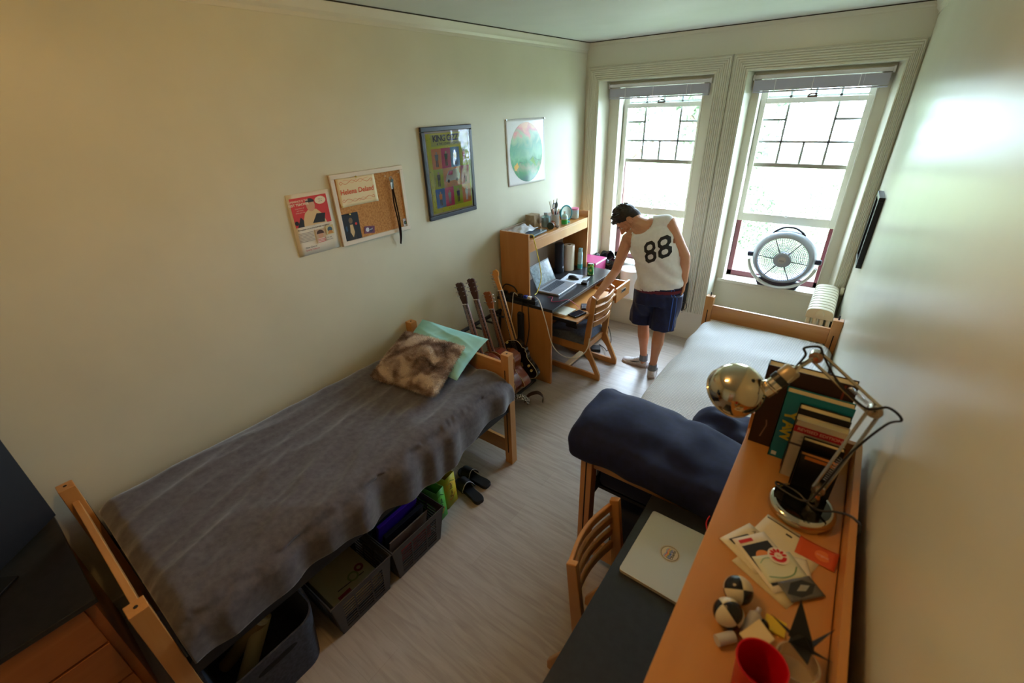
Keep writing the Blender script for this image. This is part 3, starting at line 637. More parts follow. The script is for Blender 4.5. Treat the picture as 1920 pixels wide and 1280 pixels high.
# shopping bags
def bag(x0, x1, y0, y1, h, rz, col, label, txt, inkc, topc):
    M = TM((x0+x1)/2, (y0+y1)/2, 0, rz); a, c = (x1-x0)/2, (y1-y0)/2
    e = thing('gift_bag', (0, 0, 0), label, 'bag', M=M)
    m = noisy('bag_%d' % col[0], [(.35, col), (.65, topc)], nscale=9, rough=.45)
    b = B()
    for (p, q) in (((a, -c), (a, c)), ((a, c), (-a, c)), ((-a, c), (-a, -c)), ((-a, -c), (a, -c))):
        b.add([(p[0], p[1], 0), (q[0], q[1], 0), (q[0]*.96, q[1]*.9, h), (p[0]*.96, p[1]*.9, h)], [(0, 1, 2, 3)])
    b.box(-a, a, -c, c, 0, .002)
    ob('bag_body', b, m, e, local=True, solid=.0015)
    t = Art((a+.001, -c*.9, h*.15), (0, 1, 0), (-.04*a/h, 0, 1)); t.text(c*.9, h*.36, txt, c*.75, inkc, rot=pi/2, shear=.3, bold=.0008); t.line([(c*.4, h*.1), (c*.9, h*.05), (c*1.5, h*.2)], .006, (210, 90, 30)); t.line([(c*.3, h*.62), (c*.9, h*.7), (c*1.6, h*.6)], .005, (40, 120, 60))
    ob('bag_print', t, t.cols, e, local=True)
    return e
bag(.645, .855, -3.325, -3.245, .245, .12, (92, 170, 56), 'green printed shopping bag right behind the far crate', 'Joe Joe', (20, 60, 30), (70, 150, 70))
bag(.60, .825, -3.215, -3.115, .25, .10, (206, 160, 40), 'yellow and orange printed shopping bag next to the sandals', 'Fun bag', (90, 50, 20), (170, 190, 50))

# ------------------------------------------------------------------ pictures on the walls
WU = V((.02, 1, 0)).normalized(); WN = V((1, -.02, 0)).normalized()
def wp(y, z, off=0): return V((wl(y), y, z))+WN*off
def artboard(name, y0, y1, z0, z1, off, parent=None, **k):
    return Art(wp(y0, z0, off), WU, (0, 0, 1))
# vintage ad page
e = thing('magazine_advert', wp(-3.15, 1.76), 'old red and cream magazine advert page pinned left of the corkboard', 'poster')
b = B().grid(lambda u, v: wp(-3.293+.268*u+.006*v, 1.586+.347*v, .003+.004*sin(pi*v)*(1-u)+.004*u*v), 8, 8)
ob('sheet', b, PAPER, e, solid=.0015, ang=180)
a = artboard('p', -3.293, -3.025, 1.586, 1.933, .0092)
RED, CRM, BLK, SK = (206, 58, 60), (232, 220, 196), (34, 34, 40), (206, 158, 128)
a.rect(.018, .165, .243, .325, RED); a.poly([(.06, .165), (.09, .235), (.12, .258), (.165, .25), (.195, .22), (.215, .165)], (214, 186, 140)); a.poly([(.125, .175), (.2, .17), (.215, .22), (.16, .225)], BLK)
a.disc(.135, .275, .026, SK, .034); a.poly(circ(.135, .292, .027, 14, .022, 0, pi), BLK); a.disc(.20, .295, .034, CRM, .022); a.disc(.03, .19, .012, BLK); a.poly([(.03, .165), (.06, .22), (.075, .2), (.07, .165)], BLK)
a.text(.066, .306, 'EXPERIENCE IS THE', .014, CRM, bold=.0003); a.text(.066, .288, 'BEST TEACHER', .018, CRM, bold=.0006)
for i, t in enumerate(('I tried them all', 'and I know', 'which one I like')): a.text(.066, .268-.012*i, t, .009, CRM)
a.text(.2, .300, 'Mild as', .009, BLK); a.text(.2, .290, 'can be', .009, BLK)
a.text(.125, .150, 'More people are smoking them than ever before!', .010, BLK, bold=.0002)
for i in range(7): a.rect(.02, .128-.008*i, .115, .131-.008*i, (160, 150, 140))
a.rect(.125, .055, .185, .135, (196, 170, 140)); a.disc(.155, .1, .016, SK, .021); a.poly(circ(.155, .108, .024, 14, .022, 0, pi), (70, 44, 34)); a.poly([(.128, .055), (.135, .082), (.175, .082), (.184, .055)], (220, 210, 200))
for i in range(3): a.rect(.132, .058+.008*i, .18, .061+.008*i, RED)
a.rect(.195, .09, .245, .145, (206, 196, 150)); a.disc(.22, .12, .016, (60, 90, 110)); a.poly([(.2, .095), (.212, .115), (.23, .112), (.24, .095)], (190, 130, 60))
a.text(.08, .045, 'New Choice', .014, BLK); a.text(.085, .030, 'Quality Tobacco', .013, RED); a.text(.2, .075, 'COSTLIER', .010, BLK); a.text(.2, .063, 'TOBACCOS', .010, BLK)
ob('print', a, a.cols, e, flat=True)
# cork board
FR = mat('whitewashed_frame', (222, 212, 196), .5)
CORK = noisy('cork', [(.35, (172, 118, 66)), (.65, (202, 150, 92))], nscale=90, detail=3, rough=.9)
cy0, cy1, cz0, cz1 = -3.010, -2.468, 1.582, 2.005
e = thing('corkboard', wp(-2.74, 1.79), 'cork noticeboard in a whitewashed frame between the advert page and the framed poster', 'noticeboard')
b = B().prism([(0, 0), (.54, 0), (.54, .42), (0, .42)], .008, wp(cy0, cz0, .002), WU, (0, 0, 1)); ob('cork_panel', b, CORK, e)
for nm, q in (('frame_rail', (0, 0, .542, .026)), ('frame_rail', (0, .397, .542, .423)), ('frame_stile', (0, .026, .026, .397)), ('frame_stile', (.516, .026, .542, .397))):
    ob('frame', B().prism([(q[0], q[1]), (q[2], q[1]), (q[2], q[3]), (q[0], q[3])], .018, wp(cy0, cz0, .002), WU, (0, 0, 1)), FR, e, bevel=.002)
CO = wp(cy0, cz0, .011)
def pin(y, z, col, nm='push pin', lab=''):
    p = wp(y, z, .010); return tag(ob('push_pin', B().lathe([(.004, 0), (.003, .006), (.0055, .012), (.005, .014)], p, WN, 10), mat('pin_%d' % col[0], col, .3)), lab, 'push pin', 'push pins on the corkboard')
n = thing('paper_note', wp(-2.83, 1.9, .012), 'cream card with orange blackletter name and scrolls pinned on the corkboard', 'card')
ob('note_sheet', B().grid(lambda u, v: wp(-2.972+.275*u, 1.812+.172*v, .013+.012*max(0, .25-v)*4*max(0, .15-u)*5+.008*max(0, u-.9)*8*(1-v)), 14, 10), mat('cream_card', (232, 216, 176), .7), n, solid=.001, ang=180)
a = Art(wp(-2.972, 1.812, .0145), WU, (0, 0, 1)); OR = (214, 96, 56)
a.text(.136, .085, 'Helena Deland', .0405, OR, bold=.0011, shear=.08)
for sg, zc in ((1, .138), (-1, .036)):
    for mir in (1, -1):
        P = [(.138, zc-.002*sg), (.138+mir*.03, zc+.012*sg), (.138+mir*.055, zc), (.138+mir*.08, zc-.008*sg), (.138+mir*.105, zc+.006*sg), (.138+mir*.118, zc+.002*sg), (.138+mir*.11, zc-.008*sg), (.138+mir*.10, zc-.004*sg)]
        a.line([p.xy for p in sm([(q[0], q[1], 0) for q in P], 5)], .0022, OR)
        P = [(.138, zc+.014*sg), (.138+mir*.012, zc+.004*sg), (.138+mir*.03, zc-.006*sg), (.138+mir*.06, zc+.012*sg), (.138+mir*.09, zc+.014*sg)]
        a.line([p.xy for p in sm([(q[0], q[1], 0) for q in P], 5)], .0014, (226, 140, 100))
ob('lettering', a, a.cols, n, flat=True)
a = Art(wp(-2.985, 1.603, .0125), WU, (0, 0, 1)); a.rect(0, 0, .120, .170, (16, 20, 30)); a.poly([(.03, .0), (.04, .06), (.05, .12), (.07, .12), (.08, .06), (.085, .0)], (44, 42, 40)); a.disc(.060, .125, .014, (120, 96, 70), .018); a.poly([(.045, .055), (.05, .1), (.07, .1), (.075, .05), (.06, .02)], (206, 178, 130)); a.disc(.095, .1, .008, (220, 60, 40)); a.poly([(.015, .09), (.028, .1), (.03, .07), (.02, .06)], (40, 70, 100))
tag(ob('photo_card', a, a.cols, flat=True), 'small dark photo card with red spot at the lower left of the corkboard', 'photo')
a = Art(wp(-2.845, 1.618, .0125), WU, (0, 0, 1)); a.poly([(0, .01), (.08, 0), (.088, .045), (.01, .055)], (110, 60, 90)); a.disc(.03, .03, .014, (206, 210, 220)); a.disc(.055, .025, .016, (60, 50, 90)); a.text(.045, .028, 'Goooal', .016, (230, 230, 236), rot=.1)
tag(ob('sticker', a, a.cols, flat=True), 'small purple and white sticker at the bottom middle of the corkboard', 'sticker')
a = Art(wp(-2.520, 1.60, .0125), WU, (0, 0, 1)); a.rect(0, 0, .035, .06, (206, 206, 214)); a.disc(.018, .032, .013, (70, 60, 110)); a.disc(.018, .032, .007, (80, 150, 110))
tag(ob('ticket_stub', a, a.cols, flat=True), 'small grey and violet ticket on the right edge of the corkboard', 'ticket')
for y, z, c, l in ((-2.835, 1.978, (190, 170, 60), 'yellow push pin holding the top of the cream name card'), (-2.62, 1.955, (222, 204, 180), 'pale push pin left of the hanging lanyard on the corkboard'), (-2.51, 1.965, (214, 190, 160), 'pale push pin right of the lanyard near the board corner'), (-2.925, 1.768, (240, 220, 120), 'yellow push pin at the top of the dark photo card'), (-2.965, 1.82, (206, 180, 110), 'brass push pin at the lower left corner of the name card')): pin(y, z, c, lab=l)
e = thing('lanyard', wp(-2.58, 1.95, .02), 'dark lanyard with keys hanging from the corkboard over its lower frame', 'lanyard')
LY = mat('lanyard_fabric', (34, 28, 40), .7)
b = B(); b.tube(sm([wp(-2.578, 1.90, .026), wp(-2.585, 1.78, .028), wp(-2.575, 1.66, .03), wp(-2.578, 1.56, .034), wp(-2.575, 1.50, .02)], 6), .0075, 6, sx=.25, up=(1, 0, 0)); b.tube(sm([wp(-2.578, 1.90, .026), wp(-2.568, 1.78, .028), wp(-2.562, 1.66, .03), wp(-2.57, 1.56, .034), wp(-2.575, 1.50, .02)], 6), .0075, 6, sx=.25, up=(1, 0, 0))
ob('strap', b, LY, e)
ob('key_ring', B().tube([wp(-2.578+.012*cos(t), 1.93+.016*sin(t), .024) for t in [i*pi/7 for i in range(14)]], .002, 6, closed=True), STEEL, e)
ob('key', B().prism([(-.006, -.03), (.006, -.03), (.008, .01), (.012, .02), (0, .03), (-.012, .02), (-.008, .01)], .003, wp(-2.575, 1.905, .028), WU, (0, 0, 1)), mat('green_grey_key', (70, 92, 96), .4), e)
ob('small_key', B().prism([(-.004, -.03), (.004, -.03), (.008, .012), (-.008, .012)], .003, wp(-2.588, 1.90, .032), WU, (0, 0, 1)), STEEL, e)
# framed poster
BF = mat('slate_frame', (46, 54, 68), .3)
e = thing('framed_poster', wp(-2.02, 1.9), 'dark framed poster of bright coloured panels with small figures', 'framed poster')
Y0, Y1, Z0, Z1 = -2.272, -1.762, 1.592, 2.222
O = wp(Y0, Z0, .002); w_, h_, fw = .51, .63, .032
ob('backing', B().prism([(.01, .01), (w_-.01, .01), (w_-.01, h_-.01), (.01, h_-.01)], .010, O, WU, (0, 0, 1)), PAPER, e)
for q in ((0, 0, w_, fw), (0, h_-fw, w_, h_), (0, fw, fw, h_-fw), (w_-fw, fw, w_, h_-fw)): ob('frame', B().prism([(q[0], q[1]), (q[2], q[1]), (q[2], q[3]), (q[0], q[3])], .021, O, WU, (0, 0, 1)), BF, e, bevel=.005)
a = Art(O+WN*.0125, WU, (0, 0, 1)); L_, Bm = fw+.012, fw+.012
YG = (246, 244, 70); a.rect(L_, Bm, w_-L_, h_-Bm, YG); rnd = random.Random(2)
DK = (120, 130, 40)
for i in range(150):
    x, y = rnd.uniform(L_, w_-L_-.01), rnd.uniform(Bm, h_-Bm-.01)
    if .10 < x < w_-.095 and Bm+.035 < y < h_-.19: continue
    a.k = 0; a.line([(x, y), (x+rnd.uniform(.004, .010), y+rnd.uniform(-.006, .006))], .0022, DK); a.z -= .00004
a.z += .0002
a.rect(L_+.045, h_-Bm-.085, w_-L_-.05, h_-Bm-.01, (214, 216, 96)); a.text(w_/2-.02, h_-Bm-.036, 'KING GIZZ', .056, BLK, bold=.0018, spacing=.9); a.text(w_/2, h_-Bm-.071, '& THE LIZARD WIZARD', .021, BLK, bold=.0003)
gx0, gx1, gy0, gy1 = L_+.038, w_-L_-.01, Bm+.035, h_-Bm-.10
cw, ch = (gx1-gx0)/4, (gy1-gy0)/3
cells = {(0, 2): ((255, 150, 80), (120, 120, 126)), (1, 2): ((236, 50, 130), (60, 50, 60)), (2, 2): ((70, 150, 235), (236, 228, 130)), (3, 2): ((216, 236, 60), (222, 100, 80)), (0, 1): ((196, 206, 40), (60, 40, 40)), (3, 1): ((240, 130, 170), (244, 190, 206)), (0, 0): ((50, 120, 220), (250, 160, 100)), (1, 0): ((238, 52, 136), (150, 160, 170)), (2, 0): ((190, 206, 40), (40, 50, 90)), (3, 0): ((246, 150, 90), (230, 230, 240))}
for (i, j), (bg, fg) in cells.items():
    x, y = gx0+i*cw, gy0+j*ch; a.rect(x, y, x+cw, y+ch, bg); a.fig(x+cw/2, y+.015, ch-.035, (206, 170, 140), fg, (50, 56, 66) if (i+j) % 2 == 0 else fg)
x, y = gx0+cw, gy0+ch; a.rect(x, y, x+2*cw, y+ch, (248, 166, 110)); a.poly([(x+.015, y+.04), (x+.03, y+.08), (x+.06, y+.115), (x+.15, y+.125), (x+.175, y+.08), (x+.165, y+.045)], (228, 228, 234)); a.poly([(x+.045, y+.085), (x+.065, y+.11), (x+.10, y+.113), (x+.095, y+.085)], (226, 60, 140)); a.disc(x+.05, y+.042, .012, BLK); a.disc(x+.14, y+.045, .012, BLK)
ob('print', a, a.cols, e, flat=True)
PG = bpy.data.materials.new('picture_glass'); PG.use_nodes = True; T_ = PG.node_tree; T_.nodes.remove(T_.nodes['Principled BSDF'])
t1 = nd(PG, 'ShaderNodeBsdfTransparent'); t2 = nd(PG, 'ShaderNodeBsdfGlossy'); t2.inputs['Roughness'].default_value = .06; t3 = nd(PG, 'ShaderNodeFresnel'); t3.inputs[0].default_value = 1.5; t4 = nd(PG, 'ShaderNodeMixShader')
tc_ = texco(PG); tn = nd(PG, 'ShaderNodeTexNoise'); tn.inputs['Scale'].default_value = 6; lk(PG, tc_, tn.inputs['Vector']); tb = nd(PG, 'ShaderNodeBump'); tb.inputs['Strength'].default_value = .25; tb.inputs['Distance'].default_value = .02; lk(PG, tn.outputs[0], tb.inputs['Height']); lk(PG, tb.outputs[0], t2.inputs['Normal'])
lk(PG, t3.outputs[0], t4.inputs[0]); lk(PG, t1.outputs[0], t4.inputs[1]); lk(PG, t2.outputs[0], t4.inputs[2]); lk(PG, t4.outputs[0], T_.nodes['Material Output'].inputs[0])
ob('glazing', B().add([O+WN*.019+WU*p+V((0, 0, q)) for p, q in ((fw, fw), (w_-fw, fw), (w_-fw, h_-fw), (fw, h_-fw))], [(0, 1, 2, 3)]), PG, e, flat=True)
# unframed poster with oval painting
e = thing('wall_poster', wp(-1.04, 1.96), 'unframed white poster with a green and pink oval landscape near the window wall', 'poster')
def psf(u, v, o=0):
    wv = .0015+.010*(1-v)**3*(1-abs(2*u-1))+.004*sin(pi*v)*max(0, .3-u)+.010*max(0, .18-v)*4*u
    return wp(-1.330+.57*u+.018*(1-v), 1.690+.545*v+.012*(1-v)*(1-u), .003+wv+o)
ob('sheet', B().grid(lambda u, v: psf(u, v), 26, 26), mat('glossy_poster_paper', (236, 238, 244), .22), e, solid=.0005, ang=180)
OV = mat('oval_landscape', (90, 160, 120), .25); tt = OV.node_tree
gc = nd(OV, 'ShaderNodeTexCoord'); sp_ = nd(OV, 'ShaderNodeSeparateXYZ'); lk(OV, gc.outputs['Object'], sp_.inputs[0])
mr = nd(OV, 'ShaderNodeMapRange'); mr.inputs[1].default_value = 1.72; mr.inputs[2].default_value = 2.21; lk(OV, sp_.outputs[2], mr.inputs[0])
nz = nd(OV, 'ShaderNodeTexNoise'); nz.inputs['Scale'].default_value = 7; nz.inputs['Detail'].default_value = 8; nz.inputs['Distortion'].default_value = 1.2; lk(OV, gc.outputs['Object'], nz.inputs['Vector'])
ad = nd(OV, 'ShaderNodeMath', operation='MULTIPLY_ADD'); ad.inputs[1].default_value = .55; lk(OV, nz.outputs[0], ad.inputs[0]); lk(OV, mr.outputs[0], ad.inputs[2])
s2 = nd(OV, 'ShaderNodeMath', operation='SUBTRACT'); s2.inputs[1].default_value = .27; lk(OV, ad.outputs[0], s2.inputs[0])
lk(OV, ramp(OV, s2.outputs[0], [(.0, (30, 110, 96)), (.12, (60, 150, 96)), (.22, (150, 160, 130)), (.32, (70, 156, 110)), (.45, (120, 190, 150)), (.6, (92, 168, 140)), (.74, (160, 200, 160)), (.84, (232, 150, 150)), (.95, (244, 190, 160))]), tt.nodes['Principled BSDF'].inputs['Base Color'])
N_ = 40
vs = [psf(.5, .5, .0012)]+[psf(.5+.43*r/5*cos(t), .49+.455*r/5*sin(t), .0012) for r in range(1, 6) for t in [2*pi*i/N_ for i in range(N_)]]
fs = [(0, 1+i, 1+(i+1) % N_) for i in range(N_)]+[(1+(r-1)*N_+i, 1+r*N_+i, 1+r*N_+(i+1) % N_, 1+(r-1)*N_+(i+1) % N_) for r in range(1, 5) for i in range(N_)]
ob('oval_print', B().add(vs, fs), OV, e, ang=180)
a = Art(wp(-1.330, 1.690, .0075), WU, (0, 0, 1)); a.line([(.30, .18), (.38, .235), (.45, .20), (.50, .19)], .004, (40, 110, 80)); a.poly([(.34, .20), (.39, .23), (.45, .12), (.42, .06), (.36, .06)], (150, 206, 120)); a.poly([(.10, .17), (.15, .20), (.17, .165), (.13, .13), (.11, .14)], (230, 180, 70)); a.line([(.18, .20), (.30, .18), (.34, .20)], .003, (60, 90, 80))
ob('painted_detail', a, a.cols, e, flat=True)
for y, z in ((-1.325, 2.232), (-.765, 2.226)): ob('corner_pin', B().lathe([(.005, 0), (.004, .008), (.006, .012)], wp(y, z, .006), WN, 8), STEEL, e)
# frame on the right wall
RU = V((.03, -1, 0)).normalized(); RN = V((-1, -.03, 0)).normalized()
e = thing('wall_frame', (wr(-.72), -.72, 1.5), 'black framed picture seen edge on, on the right wall above the far bed end', 'framed picture')
def rq(y, z, off=0): return V((wr(y), y, z))+RN*off
for i, (z0, z1, y0, y1) in enumerate(((1.258, 1.285, -.80, -.50), (1.70, 1.728, -.80, -.50), (1.285, 1.70, -.80, -.775), (1.285, 1.70, -.525, -.50))):
    ob('frame', B().hexa([rq(y0, z0), rq(y1, z0), rq(y1, z0, .032), rq(y0, z0, .032)], [rq(y0, z1), rq(y1, z1), rq(y1, z1, .032), rq(y0, z1, .032)]), BLACK, e, bevel=.002)
ob('picture_panel', B().hexa([rq(-.78, 1.28, .004), rq(-.52, 1.28, .004), rq(-.52, 1.28, .02), rq(-.78, 1.28, .02)], [rq(-.78, 1.71, .004), rq(-.52, 1.71, .004), rq(-.52, 1.71, .02), rq(-.78, 1.71, .02)]), mat('dark_print', (50, 62, 76), .3), e)

# ------------------------------------------------------------------ desks and hutches
def desk(name, xb, sg, ya, yb, label):     # xb: back x, sg +1 when the desk front faces +x ; ya near end, yb far end
    e = thing(name, (xb+sg*.3, (ya+yb)/2, 0), label, 'desk', 'matching black topped dormitory desks')
    X = lambda d: xb+sg*d
    ob('desktop', B().box(X(0), X(.612), ya, yb, .735, .762), BLACKTOP, e, bevel=.002)
    for y0 in (ya+.0, yb-.022): ob('side_panel', B().box(X(.01), X(.60), y0, y0+.022, 0, .735), LAMZ, e, bevel=.002)
    ob('back_panel', B().box(X(.01), X(.025), ya+.022, yb-.022, .25, .735), LAMX, e)
    return e, X
e, X = desk('desk', -.006, 1, -1.575, -.350, 'wooden desk with black top under the tall poster wall, beside the standing person')
ob('pedestal', B().box(X(.03), X(.58), -.70, -.684, .04, .73).box(X(.03), X(.58), -.70, -.372, .04, .055), LAMZ, e, bevel=.002)
for i, (z0, z1) in enumerate(((.555, .705), (.30, .545), (.06, .29))):
    off = .205 if i == 0 else 0
    d = ob('drawer', B().box(X(.585+off), X(.603+off), -.690, -.372, z0, z1), LAMX, e, bevel=.002)
    xh = X(.604+off); zm = (z0+z1)/2+.01
    ob('drawer_handle', B().box(xh, xh+.004, -.575, -.485, zm-.014, zm-.010).box(xh, xh+.004, -.575, -.485, zm+.014, zm+.018).box(xh, xh+.004, -.578, -.574, zm-.014, zm+.018).box(xh, xh+.004, -.486, -.482, zm-.014, zm+.018), STEEL, d)
    ob('handle_recess', B().box(xh-.001, xh+.0015, -.574, -.486, zm-.010, zm+.014), SLOT, d)
    if i == 0: ob('drawer_box', B().box(X(.25), X(.785), -.685, -.673, z0+.02, z1-.02).box(X(.25), X(.785), -.388, -.376, z0+.02, z1-.02).box(X(.25), X(.785), -.685, -.376, z0+.02, z0+.028), LAMX, d)
e2, _ = None, None
tr_ = ob('keyboard_tray', B().box(X(.20), X(.82), -1.50, -.72, .655, .672), LAMX, e, bevel=.003)
ob('tray_edge', B().box(X(.20), X(.81), -1.508, -1.50, .640, .672).box(X(.70), X(.81), -1.49, -1.48, .60, .655), BLACKM, tr_)
def hutch(name, xb, sg, ya, yb, label, dep=.31):
    e = thing(name, (xb+sg*.15, (ya+yb)/2, .762), label, 'hutch', 'matching wooden desk hutches')
    X = lambda d: xb+sg*d
    for y0 in (ya, yb-.02): ob('side_panel', B().box(X(0), X(dep), y0, y0+.02, .7625, 1.362), LAMZ, e, bevel=.002)
    ob('shelf', B().box(X(.018), X(dep-.004), ya+.02, yb-.02, 1.278, 1.30), LAMX, e, bevel=.002)
    ob('fascia', B().box(X(dep-.022), X(dep-.004), ya+.02, yb-.02, 1.195, 1.278), LAMX, e, bevel=.002)
    ob('back_panel', B().box(X(0), X(.016), ya+.02, yb-.02, .7625, 1.362), mat('taupe_board', (168, 150, 134), .5) if sg > 0 else LAMX, e)
    return e
hutch('hutch', -.006, 1, -1.49, -.39, 'wooden desk hutch full of small bottles, on the desk beside the standing person')
desk('desk', 2.672, -1, -4.29, -3.06, 'wooden desk with black top and closed silver laptop, nearest the viewer')
hutch('hutch', 2.662, -1, -4.19, -3.075, 'wooden desk hutch with chrome lamp and books, nearest the viewer')

# ------------------------------------------------------------------ chairs
UPH = noisy('blue_grey_upholstery', [(.3, (78, 88, 104)), (.7, (94, 104, 120))], nscale=50, rough=.85)
def chair_proto(M, label):
    e = thing('rocker_chair', (0, 0, 0), label, 'chair', 'wooden desk chairs with slatted backs', M=M)
    prof_ = [(-.365, 0), (-.370, .055), (-.335, .06), (-.285, .20), (-.225, .33), (-.245, .55), (-.29, .83), (-.255, .835), (-.205, .60), (-.165, .385), (.22, .385), (.25, .36), (.25, .275), (.215, .255), (-.18, .255), (-.24, .18), (-.30, .062), (.20, .062), (.26, .05), (.26, .0)]
    outer = [(-.372, .0), (-.372, .055), (-.30, .20), (-.245, .32), (-.262, .50), (-.292, .815), (-.25, .835), (-.205, .50), (-.19, .345), (.22, .345), (.24, .32), (.24, .262), (-.185, .262), (-.255, .18), (-.322, .055), (.18, .062), (.27, .075), (.27, .03), (.15, .006), (-.1, 0)]
    for y0 in (-.195, .17):
        ob('side_frame', B().prism(outer, .026, (0, y0+.026, 0), (1, 0, 0), (0, 0, 1)), CHW, e, local=True, bevel=.005)
    for i, z in enumerate((.775, .705, .635, .555)):
        hh = .046 if i < 3 else .05; xc = -.262-.03*(z-.55)/.28
        def sl(u, v, xc=xc, z=z, hh=hh): a = u*2*pi; c_, s_ = cos(a), sin(a); y = -.17+.34*v; return (xc-.028*sin(pi*v)+.009*(1 if c_ > 0 else -1)*abs(c_)**.4, y, z+hh/2*(1 if s_ > 0 else -1)*abs(s_)**.4)
        ob('back_slat', B().grid(sl, 16, 15, cu=True), CHW, e, local=True, ang=50)
    for xe in (.205, -.215): ob('seat_rail', B().box(xe, xe+.028, -.17, .17, .275, .335), CHW, e, local=True, bevel=.003)
    ob('stretcher', B().box(-.03, .025, -.17, .17, .034, .054), mat('pale_wood', (206, 176, 130), .5), e, local=True, bevel=.002)
    def st(u, v): a = 1-abs(2*u-1)**6; c_ = 1-abs(2*v-1)**6; return (-.20+.44*u, -.205+.41*v, .345+.082*max(0, a*c_)**.35)
    b = B().grid(st, 24, 24); b.grid(lambda u, v: (-.20+.44*(1-u), -.205+.41*v, .345), 24, 24)
    ob('seat', b, UPH, e, local=True, ang=60)
    return e
c1 = chair_proto(TM(.575, -1.085, 0, pi), 'wooden chair with blue seat pulled up to the desk beside the standing person')
dup(c1, TM(2.225, -3.415, 0, 0), 'wooden chair tucked under the nearest desk, its slatted back toward the room')

# ------------------------------------------------------------------ fan, radiator
SIL = mat('silver_grey_plastic', (158, 164, 174), .35, metal=.3); DKB = mat('navy_plastic', (30, 34, 60), .4); GRL = mat('grille_grey', (120, 128, 138), .5)
fx, fy, fzz = 2.052, .235, .972
e = thing('box_fan', (fx, fy, ZS), 'round silver window fan standing on the sill of the right hand window', 'fan')
A_ = V((0, -1, -.12)).normalized(); up_ = V((0, -.12, 1)).normalized(); F_ = V((fx, fy, fzz))
ob('housing', B().lathe([(.207, .05), (.214, .062), (.228, .06), (.25, .04), (.264, .008), (.264, -.03), (.25, -.055), (.228, -.06), (.215, -.055), (.212, -.02), (.210, .02), (.207, .05)], F_, A_, 64, caps=False), SIL, e, ang=50)
b = B(); Xg = V((1, 0, 0))
def gp(r, t, d=.05): return F_+A_*(d-.12*r*r*4*.05)+Xg*(r*cos(t))+up_*(r*sin(t))
for r in [.06+.0145*i for i in range(11)]: b.tube([gp(r, 2*pi*k/40, .058) for k in range(40)], .0021, 4, closed=True)
for k in range(72): b.tube([gp(.05, 2*pi*k/72, .058), gp(.209, 2*pi*k/72, .055)], .0019, 4, caps=False)
gr = ob('front_grille', b, GRL, e)
b = B()
for k in range(6): t = 2*pi*k/6+math.radians(-5); b.tube([gp(.05, t, .062), gp(.209, t, .058)], .0055, 6)
ob('grille_rib', b, GRL, gr)
hb = ob('grille_hub', B().lathe([(.070, .05), (.072, .064), (.064, .073), (.0, .076)], F_, A_, 40), SIL, e)
a = Art(F_+A_*.0775-Xg*.04-up_*.02, Xg, up_); a.disc(.04, .025, .036, (176, 172, 168)); a.text(.04, .018, 'LASKO', .013, (60, 60, 66), bold=.0004); a.line([(.015, .008), (.065, .008)], .0016, (60, 60, 66)); a.ring(.04, .025, .034, .036, (150, 150, 154))
ob('badge', a, a.cols, e, flat=True)
b = B()
for k in range(5):
    def bl(u, v, k=k): r = .04+.145*u; t = 2*pi*k/5+.9*v-.2*u; return F_+A_*(.03-.05*v)+Xg*(r*cos(t))+up_*(r*sin(t))
    b.grid(bl, 8, 8)
ob('blades', b, mat('smoke_blades', (196, 204, 214), .3, alpha=.16), e, solid=.0015)
ob('motor', B().lathe([(.05, .03), (.05, -.04), (.03, -.05)], F_, A_, 24), GRL, e)
b = B(); 
for k in range(24): b.tube([F_-A_*.055+Xg*(.04*cos(2*pi*k/24))+up_*(.04*sin(2*pi*k/24)), F_-A_*.045+Xg*(.21*cos(2*pi*k/24))+up_*(.21*sin(2*pi*k/24))], .001, 4, caps=False)
for r in (.08, .12, .16): b.tube([F_-A_*.05+Xg*(r*cos(t))+up_*(r*sin(t)) for t in [2*pi*i/40 for i in range(40)]], .001, 4, closed=True)
ob('rear_grille', b, GRL, e)
b = B(); st_ = [F_+Xg*(.285*cos(t))+V((0, 0, .285*sin(t)))+V((0, .0, 0)) for t in [math.radians(d) for d in range(188, 353, 7)]]
b.tube([p+V((0, -.045, .004)) for p in st_], .030, 12, sx=.45, up=(0, 1, 0)); ob('stand', b, mat('pale_grey_plastic', (206, 208, 204), .35), e)
ob('stand_foot', B().hexa([(fx-.16, fy-.045, ZS+.001), (fx+.16, fy-.045, ZS+.001), (fx+.16, fy+.08, ZS+.001), (fx-.16, fy+.08, ZS+.001)], [(fx-.205, fy-.015, ZS+.07), (fx+.205, fy-.015, ZS+.07), (fx+.205, fy+.04, ZS+.07), (fx-.205, fy+.04, ZS+.07)]), DKB, e, bevel=.008)
for s_ in (-1, 1): ob('pivot_knob', B().lathe([(.024, .26), (.026, .285), (.024, .305), (.015, .31)], F_, (s_, 0, 0), 20), DKB, e)
ob('carry_handle', B().tube(sm([F_+V((x, -.02, z)) for x, z in ((-.13, .225), (-.10, .255), (-.05, .285), (0, .292), (.05, .285), (.10, .255), (.13, .225))], 4), .009, 8), DKB, e)
RADM = mat('radiator_enamel', (216, 212, 190), .3)
e = thing('radiator', (2.47, -.33, 0), 'cream cast iron column radiator in the corner behind the white bed', 'radiator')
xs0, xs1, zr = 2.372, 2.556, .866
